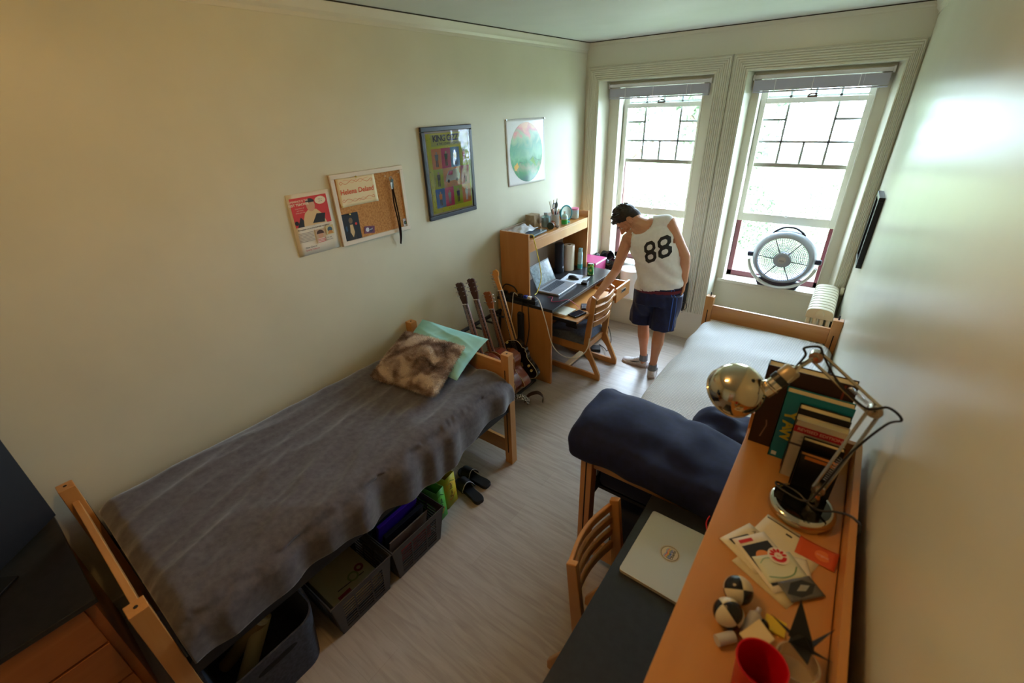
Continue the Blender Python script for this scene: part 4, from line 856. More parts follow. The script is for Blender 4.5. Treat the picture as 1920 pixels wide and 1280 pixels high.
for i in range(10):
    y = -.625+i*.064
    b = B()
    for k in range(4):
        x = xs0+.026+k*.044; b.tube([(x, y, .10), (x, y, zr-.075)], .0150, 10, sx=1.5, up=(1, 0, 0))
    P = sm([(xs0, y, zr-.085), (xs0+.006, y, zr-.03), (xs0+.035, y, zr-.006), ((xs0+xs1)/2, y, zr), (xs1-.035, y, zr-.006), (xs1-.006, y, zr-.03), (xs1, y, zr-.085)], 4)
    t_ = .027
    poly = [(p.x, p.z) for p in P]
    b.prism(poly, .050, (0, y+.025, 0), (1, 0, 0), (0, 0, 1)); b.box(xs0+.005, xs1-.005, y-.024, y+.024, .07, .115); b.box(xs0+.01, xs0+.04, y-.015, y+.015, 0, .07).box(xs1-.04, xs1-.01, y-.015, y+.015, 0, .07)
    ob('section', b, RADM, e, bevel=.008, ang=50)
ob('end_boss', B().lathe([(.03, 0), (.028, .008), (.015, .014)], ((xs0+xs1)/2, -.65, zr-.045), (0, -1, 0), 20), RADM, e)
e = thing('steam_pipe', (2.585, -.03, .0), 'cream steam pipe joining the radiator top to the right wall corner', 'pipe')
ob('pipe_run', B().tube([(2.556, -.06, .835), (2.580, -.06, .835)], .035, 14), RADM, e)
ob('pipe_riser', B().tube([(2.570, -.025, .0), (2.570, -.025, .80)], .012, 12), RADM, e)

# ------------------------------------------------------------------ the person
def fuse(b, voxel, smooth=4, name='fused', fac=.5):
    me = bpy.data.meshes.new(name); me.from_pydata(b.v, [], b.f); me.update()
    o = bpy.data.objects.new(name, me); COL.objects.link(o)
    r = o.modifiers.new('r', 'REMESH'); r.mode = 'VOXEL'; r.voxel_size = voxel
    q = o.modifiers.new('s', 'SMOOTH'); q.iterations = smooth; q.factor = fac
    m2 = bpy.data.meshes.new_from_object(o.evaluated_get(bpy.context.evaluated_depsgraph_get()))
    bpy.data.objects.remove(o); bpy.data.meshes.remove(me); return m2
pe = thing('person', (1.26, -.86, 0), 'person in a white tank top numbered 88 and navy shorts, leaning to reach the desk', 'person')
FW = V((-.30, .95, 0)).normalized(); RT = V((.95, .30, 0)).normalized()
def fr(c, w, d, up): # oriented ellipse ring
    return c, w, d, up
def loft(b, secs, n=28, pw=.85):
    vs = []; m = len(secs)
    for c, w, d, rt, fw in secs:
        for k in range(n):
            t = 2*pi*k/n; c_, s_ = cos(t), sin(t)
            vs.append(V(c)+V(rt)*(w*(1 if c_ > 0 else -1)*abs(c_)**pw)+V(fw)*(d*(1 if s_ > 0 else -1)*abs(s_)**pw))
    b.add(vs, [(i*n+k, i*n+(k+1) % n, (i+1)*n+(k+1) % n, (i+1)*n+k) for i in range(m-1) for k in range(n)]+[tuple(range(n))[::-1], tuple(range((m-1)*n, m*n))])
def rtl(s): return V((RT.x, RT.y, s)).normalized()
spine = [((1.262, -.862, .86), .172, .115, 0), ((1.262, -.86, .95), .158, .108, .04), ((1.245, -.86, 1.03), .145, .10, .12), ((1.215, -.86, 1.12), .155, .108, .2), ((1.175, -.855, 1.21), .170, .115, .28), ((1.135, -.85, 1.29), .178, .110, .36), ((1.105, -.84, 1.35), .150, .088, .42), ((1.085, -.83, 1.39), .085, .062, .42)]
SHL, SHR = V((.948, -.885, 1.268)), V((1.268, -.80, 1.418))
ELL, WRL = V((.888, -.955, .985)), V((.812, -1.155, .800))
ELR, WRR = V((1.432, -.80, 1.165)), V((1.462, -.815, .955))
HC = V((.905, -.80, 1.405)); hf = V((-.40, -.42, -.81)).normalized(); hu = V((-.74, -.14, .64)); hu = (hu-hf*hu.dot(hf)).normalized(); hs = hf.cross(hu)
def HP(x, y, z): return HC+(hs*x+hf*y+hu*z)*1.07
HR = Matrix((hs, hf, hu)).transposed()
b = B(); loft(b, [(c, w, d, rtl(s), FW) for c, w, d, s in spine])
b.cap(SHL+V((.035, 0, .0)), SHL, .062, .056); b.cap(SHR-V((.035, 0, 0)), SHR, .062, .056)
b.cap((1.04, -.84, 1.345), SHL, .065, .055); b.cap((1.13, -.83, 1.40), SHR, .062, .055)
b.cap((1.10, -.835, 1.375), (.985, -.81, 1.405), .068, .056); b.cap((1.0, -.815, 1.40), HP(0, -.045, -.03), .058, .058)
b.cap((1.05, -.85, 1.37), (.97, -.83, 1.38), .06, .045)
for s_, e_, w_, r0, r1, r2, r3 in ((SHL, ELL, WRL, .054, .040, .041, .026), (SHR, ELR, WRR, .054, .041, .042, .026)):
    b.cap(s_, e_, r0, r1); m_ = e_.lerp(w_, .3); b.cap(e_, m_, r1*.97, r2); b.cap(m_, w_, r2, r3)
    b.cap(s_.lerp(e_, .3), s_.lerp(e_, .6), r0*.93, r0*.86)
# hands: wrist, palm, four fingers and thumb
def hand(w_, fwd, palm, side, curl, ln=1.0):
    fwd = fwd.normalized(); palm = (palm-fwd*palm.dot(fwd)).normalized(); side = fwd.cross(palm)*side
    k_ = w_+fwd*.085*ln
    for i in range(4):
        a = (i-1.5)*.0195; b.cap(w_+fwd*.012+side*a*.6, k_+side*a-fwd*.002*abs(i-1.3), .0145, .0122)
    for i, L in enumerate((.040, .047, .044, .034)):
        a = (i-1.5)*.021; p = k_+side*a-fwd*.003*abs(i-1.3); d = fwd; q = palm; cu = curl*(1+.12*(i-1.5))
        for j, (l_, r_0, r_1) in enumerate(((L, .0100, .0090), (L*.62, .0090, .0082), (L*.5, .0082, .0066))):
            an = cu*(.8+.3*j); d2 = (d*cos(an)+q*sin(an)); q = (q*cos(an)-d*sin(an)); d = d2; e2 = p+d*l_; b.cap(p, e2, r_0, r_1, 10); p = e2
    t0 = w_+fwd*.022-side*.026; t1 = t0+(fwd*.6-side*.62+palm*.35).normalized()*.036; t2 = t1+(fwd*.9-side*.2+palm*.35).normalized()*.031; t3 = t2+(fwd*.9+side*.1+palm*.45).normalized()*.024
    b.cap(t0, t1, .0155, .0115, 10); b.cap(t1, t2, .0112, .0098, 10); b.cap(t2, t3, .0098, .0078, 10)
hand(WRL, V((-.05, -.80, -.42)), V((.05, .3, -1)), 1, .38)
hand(WRR, V((.02, -.05, -1)), V((-.85, -.2, 0)), -1, .28)
# head
b.ell(HP(0, -.008, .035), (.077, .101, .090), HR); b.ell(HP(0, .028, -.025), (.060, .062, .075), HR); b.ell(HP(0, .045, -.072), (.040, .040, .036), HR)
b.ell(HP(0, .072, -.088), (.022, .018, .018), HR); b.cap(HP(0, .088, .018), HP(0, .110, -.018), .0085, .0125, 10); b.ell(HP(0, .098, -.022), (.017, .012, .010), HR)
b.ell(HP(0, .082, .030), (.046, .014, .010), HR); b.ell(HP(0, .088, -.052), (.022, .010, .008), HR); b.ell(HP(0, .083, -.063), (.019, .010, .007), HR)
for s_ in (-1, 1): b.cap(HP(s_*.05, -.01, -.03), HP(s_*.035, .05, -.078), .026, .022); b.ell(HP(s_*.040, .068, -.012), (.020, .016, .016), HR)
# legs
HL, HRr = V((1.178, -.865, .87)), V((1.348, -.85, .87))
KL, KR = V((1.150, -.825, .475)), V((1.325, -.875, .475)); AL, AR = V((1.180, -.790, .095)), V((1.318, -.915, .095))
for h_, k_, a_2 in ((HL, KL, AL), (HRr, KR, AR)):
    b.cap(h_, h_.lerp(k_, .5), .092, .078); b.cap(h_.lerp(k_, .5), k_, .078, .053); c_ = k_.lerp(a_2, .32)+V((.008, -.016, 0)); b.cap(k_, c_, .051, .054); b.cap(c_, k_.lerp(a_2, .7), .053, .036); b.cap(k_.lerp(a_2, .68), a_2, .037, .032)
    b.cap(a_2, a_2-V((0, 0, .05)), .034, .03)
body = fuse(b, .0052, 5)
ob('body', body, SKIN, pe, ang=180)
for s_ in (-1, 1):
    b = B(); b.ell(HP(s_*.0745, -.006, -.004), (.008, .019, .031), HR, fn=lambda d: 1); b.tube([HP(s_*.083, -.006+.019*cos(t), -.004+.030*sin(t)) for t in [math.radians(x) for x in range(-60, 230, 20)]], .0042, 6); ob('ear', b, SKIN, pe, ang=180)
for s_ in (-1, 1): ob('eye', B().ell(HP(s_*.031, .083, .010), (.013, .008, .007), HR), mat('eye_white', (226, 220, 212), .2), pe)
for s_ in (-1, 1): ob('eyebrow', B().tube(sm([HP(s_*.014, .098, .032), HP(s_*.03, .097, .037), HP(s_*.05, .085, .031)], 4), .004, 6), HAIRM, pe)
ob('lips', B().ell(HP(0, .097, -.057), (.021, .006, .0075), HR), mat('lip_skin', (176, 98, 88), .5), pe)
# stubble on the jaw
b = B()
def stub(u, v):
    a = math.radians(-95+190*u); r = 1.0; x = .0635*sin(a); y = .028+.064*cos(a); z = -.045-.050*v-.012*cos(a)
    return HP(x*(1-.32*v), y*(1-.10*v)+.004, z)
# hair: cap of clumps over the skull
def hairf(d):
    return 1
b = B(); b.ell(HP(0, -.018, .048), (.084, .105, .088), HR); b.ell(HP(0, .030, .085), (.064, .056, .038), HR); b.ell(HP(0, -.055, -.0), (.073, .060, .080), HR); b.ell(HP(0, .062, .088), (.050, .034, .026), HR)
rnd = random.Random(4)
for i in range(150):
    a = rnd.uniform(0, 2*pi); t = rnd.uniform(0, 1.15); d = V((sin(t)*cos(a), sin(t)*sin(a), cos(t)))
    p = HP(d.x*.078, -.01+d.y*.096, .045+d.z*.085); q = p+(hs*(d.x*.7+rnd.uniform(-.4, .4))+hf*(d.y*.6+.35)+hu*(d.z*.9)).normalized()*rnd.uniform(.014, .030)
    b.cap(p, q, .012, .006, 8)
hm = fuse(b, .0048, 1, fac=.4)
# open the face side
import bmesh
def cut(me, fn):
    bm = bmesh.new(); bm.from_mesh(me); bmesh.ops.delete(bm, geom=[f for f in bm.faces if fn(f.calc_center_median())], context='FACES')
    bm.to_mesh(me); bm.free(); return me
def hl(p): q = (p-HC)/1.07; return V((q.dot(hs), q.dot(hf), q.dot(hu)))
def face_side(p):
    q = hl(p)
    if q.y > .070 and q.z < .052: return True
    if q.y > .030 and q.z < .030: return True
    if q.y > -.030 and q.z < -.012: return True
    if abs(q.x) > .05 and -.028 < q.y < .02 and q.z < .018: return True
    return q.z < -.072+.006*sin(q.x*90)
cut(hm, face_side); ob('hair', hm, HAIRM, pe, ang=180)
rnd = random.Random(9); vs, fs = [], []
BEARD = mat('beard_stubble', (58, 42, 34), .8)
bt = BVHTree.FromPolygons([v.co.copy() for v in body.vertices], [tuple(p.vertices) for p in body.polygons])
for i in range(5200):
    a = rnd.uniform(-1.75, 1.75); z = rnd.uniform(-.105, .02)
    if abs(a) < 1.15 and z > -.028: continue
    if abs(a) < .35 and z > -.045 and rnd.random() < .5: continue
    o_ = HP(sin(a)*.2, .02+cos(a)*.2, z); dd = (HP(0, .02 if abs(a) < 1.3 else .0, z)-o_).normalized(); h_ = bt.ray_cast(o_, dd, .3)
    if h_[0] is None: continue
    p, n_2 = h_[0], h_[1]; s3 = n_2.orthogonal().normalized()*.0009; q = p+n_2*.0012+V((rnd.uniform(-1, 1), rnd.uniform(-1, 1), rnd.uniform(-1, 1)))*.002; k = len(vs)
    vs += [p-s3+n_2*.0004, p+s3+n_2*.0004, q]; fs.append((k, k+1, k+2))
o = ob('stubble', B().add(vs, fs), BEARD, pe, flat=True); o['kind'] = 'stuff'
# tank top
CLOTH = noisy('white_jersey', [(.3, (236, 232, 230)), (.7, (244, 240, 238))], nscale=40, rough=.75, bstr=.1, bdist=.001)
b = B(); loft(b, [((1.262, -.865, .868), .205, .142, rtl(.06), FW), ((1.262, -.865, .93), .198, .140, rtl(.08), FW), ((1.252, -.865, 1.01), .186, .132, rtl(.14), FW), ((1.225, -.862, 1.10), .184, .134, rtl(.2), FW), ((1.18, -.858, 1.20), .190, .134, rtl(.28), FW), ((1.14, -.853, 1.285), .190, .126, rtl(.36), FW), ((1.108, -.842, 1.355), .162, .098, rtl(.42), FW), ((1.088, -.832, 1.40), .11, .070, rtl(.42), FW)])
b.cap((1.04, -.84, 1.345), SHL+V((.03, 0, .012)), .080, .064); b.cap((1.13, -.83, 1.40), SHR+V((-.03, 0, .01)), .076, .064)
sh = fuse(b, .0075, 7)
upb = (V((-.33, .08, .94))).normalized()
def shirt_cut(p):
    if p.z < .886+.16*(p.x-1.26)+.005*sin(p.x*30): return True
    for s_, o_2 in ((SHL, -1), (SHR, 1)):
        q = p-(s_+RT*o_2*.025-upb*.045); l = q.dot(RT)*o_2; u2 = q.dot(upb); f2 = q.dot(FW)
        if l > (-.045 if o_2 < 0 else .004) and (u2/.115)**2+(f2/.20)**2 < 1: return True
    q = p-V((1.045, -.85, 1.415)); l = q.dot(RT-upb*0); u2 = q.dot(upb); f2 = q.dot(FW)
    return (l/.092)**2+((u2)/.088)**2 < 1
cut(sh, shirt_cut)
for v in sh.vertices:
    p = v.co; w_ = min(1, max(0, (1.32-p.z)/.15))
    d_ = .0065*w_*sin((p.x*.8+p.z*1.3)*38+3*fz(p.x, p.z, 5))+.004*w_*fz(p.x, p.z, 16, 3)
    n_2 = V((p.x-1.2, (p.y+.86)*1.5, 0)).normalized(); v.co = p+n_2*d_
so_ = ob('tank_top', sh, CLOTH, pe, ang=180, solid=.003)
bt = BVHTree.FromPolygons([v.co.copy() for v in sh.vertices], [tuple(p.vertices) for p in sh.polygons])
# number 88
b = B(); N8 = mat('number_black', (34, 34, 38), .6)
for cx, cz in ((1.194, 1.213), (1.292, 1.258)):
    for half, (hh, ww) in ((1, (.051, .043)), (-1, (.050, .046))):
        oc = [(-.5, -1), (.5, -1), (1, -.45), (1, .45), (.5, 1), (-.5, 1), (-1, .45), (-1, -.45)]
        ring = []
        for sc in (1, .78, .56, .42):
            R_ = []
            for i in range(8):
                for t in range(5): p0, p1 = oc[i], oc[(i+1) % 8]; R_.append((p0[0]+(p1[0]-p0[0])*t/5, p0[1]+(p1[1]-p0[1])*t/5))
            ring.append([(x*ww*(sc if sc > .5 else .5), z*hh*(sc+.03 if sc < 1 else 1)) for x, z in R_])
        vs = []
        for R_ in ring:
            for x, z in R_:
                lx = x-(z+half*(hh-.008))*.24; lz = z+half*(hh-.008)
                o_ = V((cx+lx*.93-lz*.04, -1.5, cz+lz*.98+lx*.42)); h_ = bt.ray_cast(o_, V((0, 1, 0)), 1.2)
                vs.append((h_[0]+V((0, -.0035, 0))) if h_[0] else V((o_.x, -.98, o_.z)))
        n = 40; b.add(vs, [(i*n+k, i*n+(k+1) % n, (i+1)*n+(k+1) % n, (i+1)*n+k)[::-1] for i in range(3) for k in range(n)])
ob('number', b, N8, so_, flat=True, solid=.0012)
# shorts
NS = noisy('navy_shorts_cloth', [(.3, (20, 28, 66)), (.7, (26, 36, 82))], nscale=30, rough=.6, sheen=.1)
b = B(); loft(b, [((1.262, -.862, .93), .172, .128, rtl(0), FW), ((1.262, -.862, .80), .20, .145, rtl(0), FW), ((1.262, -.86, .74), .205, .145, rtl(0), FW)])
for h_, k_, s_, zb_ in ((HL, KL, -1, .505), (HRr, KR, 1, .515)):
    c0 = h_+RT*s_*.012; c1 = V((k_.x+s_*.018+(.0 if s_ > 0 else .0), k_.y, zb_))
    loft(b, [((c0.x, c0.y, .84), .115, .125, RT, FW), ((c0.x, c0.y, .72), .112, .125, RT, FW), ((c1.x, c1.y, .60), .108, .118, RT, FW), ((c1.x, c1.y, zb_-.02), .110, .118, RT, FW)], pw=.9)
sm_ = fuse(b, .0075, 5)
cut(sm_, lambda p: p.z < (.505 if (p-V((1.255, -.86, 0))).dot(RT) < 0 else .515) or p.z > .925)
for v in sm_.vertices:
    p = v.co; w_ = min(1, max(0, (.9-p.z)/.3)); n_2 = V((p.x-1.26, p.y+.86, 0)).normalized(); v.co = p+n_2*(.006*w_*sin(math.atan2(p.y+.86, p.x-1.26)*13+p.z*9))
sob = ob('shorts', sm_, NS, pe, ang=180, solid=.003)
bt2 = BVHTree.FromPolygons([v.co.copy() for v in sm_.vertices], [tuple(p.vertices) for p in sm_.polygons])
b = B()
for k in range(2):
    vs = []
    for i in range(30):
        z = .90-.375*i/29
        for dx in (0, .010):
            an = math.radians(-30+9*k+dx*200); d_ = V((cos(an), sin(an), 0)); o_ = V((1.262, -.862, z))+d_*.5; h_ = bt2.ray_cast(o_, -d_, .6)
            vs.append(h_[0]+d_*.003 if h_[0] else o_-d_*.27)
    b.add(vs, [(2*i, 2*i+1, 2*i+3, 2*i+2) for i in range(29)])
ob('side_stripe', b, mat('blue_stripe', (62, 104, 206), .5), sob, flat=True)
b = B(); loft(b, [((1.262, -.862, .855), .194, .138, rtl(.02), FW), ((1.262, -.862, .885), .196, .139, rtl(.02), FW)]); 
b2 = B(); n = 28; b2.v = b.v; b2.f = [f for f in b.f if len(f) == 4]; b2.mi = [0]*len(b2.f)
ob('undershirt_hem', b2, mat('maroon_lining', (110, 34, 54), .7), pe, solid=.002)
# socks and shoes
SOCK = mat('grey_sock', (120, 122, 128), .8); SHOE = noisy('white_mesh_shoe', [(.3, (206, 202, 204)), (.7, (226, 222, 224))], nscale=80, rough=.6)
def shoe(A0, heel, toe, side):
    heel, toe = V(heel), V(toe); d = (toe-heel).normalized(); s_ = V((d.y, -d.x, 0))*side; L = (toe-heel).length
    b = B(); n = 24
    secs = []
    for t, w_, h_ in ((.0, .020, .045), (.03, .032, .062), (.12, .037, .082), (.25, .038, .092), (.38, .038, .082), (.52, .042, .064), (.68, .047, .050), (.84, .044, .042), (.95, .030, .034), (1.0, .012, .024)):
        c = heel+d*(L*t); R_ = []
        for k in range(n):
            a = 2*pi*k/n; x = cos(a)*w_; z = .018+(h_-.018)*max(0, sin(a))**.75 if sin(a) > 0 else .018
            R_.append(c+s_*x*(1-.25*max(0, sin(a)))+V((0, 0, z)))
        secs.append(R_)
    b.add([p for R_ in secs for p in R_], [(i*n+k, i*n+(k+1) % n, (i+1)*n+(k+1) % n, (i+1)*n+k) for i in range(len(secs)-1) for k in range(n)]+[tuple(range(n))[::-1], tuple(range(9*n, 10*n))])
    o = ob('shoe', b, SHOE, pe, ang=60)
    b = B(); pr = [(0, .020), (.02, .032), (.15, .038), (.4, .038), (.55, .043), (.7, .049), (.85, .046), (.96, .030), (1.005, .008)]
    out = [heel+d*(L*t)+s_*w_ for t, w_ in pr]+[heel+d*(L*t)-s_*w_ for t, w_ in reversed(pr)]; k = len(out)
    b.add([V((p.x, p.y, .001)) for p in out]+[V((p.x, p.y, .024)) for p in out], [tuple(range(k))[::-1], tuple(range(k, 2*k))]+[(i, (i+1) % k, k+(i+1) % k, k+i) for i in range(k)])
    ob('sole', b, mat('shoe_sole', (196, 184, 184), .6), o, bevel=.003)
    b = B()
    for sgn in (-1, 1): P = [heel+d*(L*t)+s_*sgn*(w_+.0015)+V((0, 0, z)) for t, w_, z in ((.62, .041, .034), (.50, .039, .038), (.36, .036, .046), (.26, .034, .056))]; b.tube(sm(P, 3), [.002, .003, .005, .006, .006, .005, .004, .003, .002, .001], 6)
    ob('swoosh_mark', b, mat('shoe_black', (30, 30, 34), .5), o)
    b = B()
    for t in (.40, .47, .54, .61): c = heel+d*(L*t); z = .083-(t-.38)*.13; b.tube(sm([c-s_*.022+V((0, 0, z-.008)), c+V((0, 0, z+.002)), c+s_*.022+V((0, 0, z-.008))], 3), .0022, 5)
    ob('laces', b, WHITE, o)
    b = B(); b.lathe([(.042, 0), (.040, .03), (.039, .062), (.036, .062)], (A0.x, A0.y, .070), (0, 0, 1), 20, caps=False); ob('sock', b, SOCK, pe)
shoe(AL, (1.225, -.785, 0), (.962, -.775, 0), 1); shoe(AR, (1.335, -.972, 0), (1.262, -.715, 0), 1)

# ------------------------------------------------------------------ guitars
def guitar(y, zh, body_col, top_col, neck_col, head_col, label, scale=1, electric=False, lean=.285):
    ax = V((lean, 0, -1)).normalized(); pr = V((1, 0, lean)).normalized(); nr = V((0, -1, 0))
    head = V((.165+(1.14-zh)*lean+(.015 if electric else 0), y, zh)); J = lambda t, s_=0, d=0: head+ax*t+pr*s_+nr*d
    e = thing('electric_guitar' if electric else 'acoustic_guitar', J(1.0*scale), label, 'guitar', 'guitars in the stand')
    S = scale; HW = mat('peg_head_%d' % head_col[0], head_col, .35); BM = mat('guitar_side_%d' % body_col[0], body_col, .2, coat=.6); TM_ = mat('guitar_top_%d' % top_col[0], top_col, .18, coat=.7)
    def pl(poly, d0, th, m, nm, par, bev=.002):
        b = B(); P0 = [J(t, s_, d0) for s_, t in poly]; P1 = [J(t, s_, d0+th) for s_, t in poly]; n = len(poly)
        b.add(P0+P1, [tuple(range(n)), tuple(range(n, 2*n))[::-1]]+[(i, n+i, n+(i+1) % n, (i+1) % n) for i in range(n)])
        return ob(nm, b, m, par, bevel=bev)
    if electric:
        hp = [(-.02, .175*S), (-.024, .12*S), (-.035, .09*S), (-.04, .03*S), (-.02, .0), (.012, -.005), (.03, .015), (.028, .04), (.012, .06), (.02, .175*S)]
    else: hp = [(-.023, .175*S), (-.036, .12*S), (-.039, .01*S), (-.015, .0), (0, .006), (.015, .0), (.039, .01*S), (.036, .12*S), (.023, .175*S)]
    h = pl(hp, -.008, .014, HW, 'headstock', e)
    for i in range(6):
        s_, t = ((-1 if i < 3 else 1)*.030, (.035+.035*(i % 3))*S) if not electric else (-.03, .02+.024*i)
        q = J(t, s_, 0); ob('tuning_peg', B().tube([q+nr*.012-pr*.004*(1 if s_ > 0 else -1), q+nr*.0, q+pr*(.022 if s_ > 0 else -.022)], .0032, 8).ell(q+pr*(.026 if s_ > 0 else -.026), (.008, .005, .006), n=10, m=6), STEEL, h)
    nl = .175*S; bj = .63*S; bt_ = (1.04 if not electric else 1.02)*S
    pl([(-.022, nl), (-.028, bj+.09), (.028, bj+.09), (.022, nl)], .0, .012, mat('rosewood', (62, 38, 28), .4), 'fretboard', e, .001)
    pl([(-.022, nl-.004), (-.022, nl+.003), (.022, nl+.003), (.022, nl-.004)], .010, .004, WHITE, 'nut', e, 0)
    ob('neck', B().tube([J(nl, 0, -.004), J(bj, 0, -.004)], [.019, .026], 10), mat('neck_%d' % neck_col[0], neck_col, .35), e)
    b = B(); L_ = bj+.09-nl
    for i in range(1, 17): t = nl+L_*1.45*(1-2**(-i/12)); t <= bj+.08 and b.tube([J(t, -.024, .0125), J(t, .024, .0125)], .0009, 4)
    ob('frets', b, STEEL, e)
    wid = (.125, .098, .168) if not electric else (.130, .108, .172)
    half = [(0, bj), (wid[0]*.5, bj+.004), (wid[0]*.95, bj+.045), (wid[0], bj+.09), (wid[1], bj+.165), (wid[2]*.93, bj+.26), (wid[2], bj+.325), (wid[2]*.72, bt_-.02), (0, bt_)]
    P = [V((a*S, t, 0)) for a, t in half]; right = sm(P, 4); poly = [(p.x, p.y) for p in right]+[(-p.x, p.y) for p in reversed(right[1:-1])]
    if electric: poly = [(a*(1 if not (a > .02 and t < bj+.11) else (.62 if t < bj+.075 else .85)), t) for a, t in poly]
    th = .092 if not electric else .045
    bd = pl(poly, -.04-(th-.052), th, BM, 'body', e, .004)
    inner = [(a*.955, bj+(t-bj-.2*S)*.965+.2*S) for a, t in poly]
    pl(inner, .0105, .0025, TM_, 'top_board', bd, 0)
    b = B(); q = [J(t, a*.985, .0125) for a, t in [(a, bj+(t-bj-.2*S)*.985+.2*S) for a, t in poly]]; b.tube(q, .0022, 5, closed=True)
    ob('binding', b, mat('cream_binding', (226, 206, 160), .4), bd)
    if not electric:
        c = J(bj+.15*S, 0, .0135); ob('sound_hole', B().lathe([(.048*S, 0), (.048*S, .0008)], c, nr, 28), SLOT, e); ob('rosette', B().tube([c+(pr*cos(t)+ax*sin(t))*.053*S for t in [2*pi*i/28 for i in range(28)]], .002, 5, closed=True), mat('cream_binding', (226, 206, 160)), e)
        pl([(-.06*S, bj+.30*S), (-.06*S, bj+.325*S), (.06*S, bj+.325*S), (.06*S, bj+.30*S)], .0135, .008, mat('rosewood', (62, 38, 28)), 'bridge', e)
    else:
        for t in (.12, .215):
            pl([(-.038, bj+t), (-.038, bj+t+.038), (.038, bj+t+.038), (.038, bj+t)], .0135, .008, mat('cream_pickup', (206, 176, 110), .4), 'pickup', e)
        for s_, t in ((.105, .245), (.12, .29), (-.07, .02), (-.085, .27)): q = J(bj+t, s_, .0135); ob('control_knob', B().lathe([(.012, 0), (.011, .012), (.006, .014)], q, nr, 14), mat('amber_knob', (206, 186, 120), .3), e)
    b = B()
    for i in range(6): s_ = (i-2.5); b.tube([J(nl, s_*.0065, .0165), J(bj+.31*S, s_*.0095, .019)], .0006, 4)
    ob('strings', b, STEEL, e)
    return e
guitar(-2.235, 1.14, (112, 46, 30), (150, 78, 40), (120, 70, 40), (60, 34, 30), 'acoustic guitar with dark headstock nearest the bed head in the stand')
guitar(-2.105, 1.135, (104, 40, 28), (150, 70, 36), (120, 70, 40), (72, 36, 34), 'acoustic guitar standing second from the bed in the guitar stand')
guitar(-1.965, .985, (124, 56, 30), (176, 98, 50), (130, 80, 44), (150, 84, 40), 'small acoustic guitar with short reddish headstock, third in the stand', scale=.86)
guitar(-1.815, 1.12, (26, 20, 20), (30, 20, 20), (206, 150, 80), (216, 150, 74), 'black electric guitar with honey coloured neck, nearest the desk side', electric=True)
e = thing('guitar_stand', (.2, -2.03, 0), 'black tubular guitar rack holding four guitars along the wall', 'guitar stand')
b = B().tube([(.075, -2.38, .66), (.075, -1.63, .66)], .017, 12); ob('top_bar', b, BLACKM, e)
for y in (-2.37, -1.64):
    ob('leg', B().tube([(.075, y, .66), (.03, y, .03), (.46, y, .03)], .014, 10), BLACKM, e)
ob('bottom_bar', B().tube([(.46, -2.37, .03), (.46, -1.64, .03)], .014, 10), BLACKM, e)
for y in (-2.30, -2.17, -2.035, -1.89, -1.745): ob('neck_peg', B().tube([(.075, y, .66), (.20, y, .665)], .010, 8), BLACKM, e)
tag(ob('guitar_strap', B().tube(sm([(.58, -1.98, .03), (.60, -1.95, .09), (.66, -1.90, .115), (.70, -1.87, .07), (.70, -1.88, .02)], 6), .028, 4, sx=.10, up=(-.6, .8, 0)), mat('brown_leather', (62, 42, 34), .6), ang=60), 'brown leather guitar strap trailing on the floor by the black guitar', 'strap')
CHKM = mat('woven_check', (200, 200, 200), .8); vv = texco(CHKM, (1, 1, 1)); ckk = nd(CHKM, 'ShaderNodeTexChecker'); ckk.inputs['Scale'].default_value = 75; ckk.inputs[1].default_value = (.02, .02, .02, 1); ckk.inputs[2].default_value = (.7, .7, .7, 1); lk(CHKM, vv, ckk.inputs[0]); lk(CHKM, ckk.outputs[0], CHKM.node_tree.nodes['Principled BSDF'].inputs['Base Color'])
tag(ob('woven_strap', B().tube(sm([(.48, -2.02, .04), (.52, -2.03, .09), (.58, -2.01, .10), (.62, -1.98, .06), (.60, -1.96, .03)], 6), .030, 8, sx=.3, up=(-.5, .8, .2)), CHKM, ang=60), 'black and white woven guitar strap bunched by the bed post', 'strap')
tag(ob('guitar_case', B().box(.27, .335, -1.655, -1.605, 0, .70), mat('case_black', (18, 18, 20), .6), bevel=.03), 'narrow black soft case standing between the guitars and the desk side', 'case')

# ------------------------------------------------------------------ things on and around the far desk
DZ = .7625
# laptop
e = thing('laptop', (.36, -1.10, DZ), 'open silver laptop with grey glare painted on its screen, on the far desk', 'laptop')
Lf, Lw = .235, .36; rot = .04; LM = TM(.365, -1.105, DZ+.001, rot)   # local: +x toward the user, y along the desk
def lb(name, b, m, par=e, **k): b.v = [tuple(LM @ V(p)) for p in b.v]; return ob(name, b, m, par, **k)
base = lb('base', B().box(-.118, .118, -.18, .18, 0, .018), mat('silver_laptop', (176, 180, 188), .3, metal=.5), bevel=.004)
b = B()
for r in range(5):
    for c in range(14): b.box(-.085+r*.0195, -.085+r*.0195+.016, -.150+c*.0215, -.150+c*.0215+.018, .018, .0198)
lb('keyboard', b, mat('dark_keys', (40, 44, 56), .4), base); lb('touchpad', B().box(.035, .108, -.06, .045, .018, .0186), mat('pad_grey', (150, 154, 164), .3), base)
tlt = math.radians(24); ux = V((-sin(tlt), 0, cos(tlt))); O = V((-.116, -.178, .02))
sc = B().hexa([O, O+V((0, .356, 0)), O+V((-.006, .356, 0)), O+V((-.006, 0, 0))], [O+ux*.225, O+V((0, .356, 0))+ux*.225, O+V((-.006, .356, 0))+ux*.225, O+V((-.006, 0, 0))+ux*.225])
ld = lb('lid', sc, BLACK, bevel=.002)
O2 = O+V((.0012, .012, 0))+ux*.018
SCRM = noisy('painted_screen_glare', [(.35, (70, 84, 92)), (.55, (120, 138, 146)), (.7, (150, 168, 174))], nscale=16, detail=8, rough=.15, dist=2.2)  # mottled grey glare painted into the screen colour
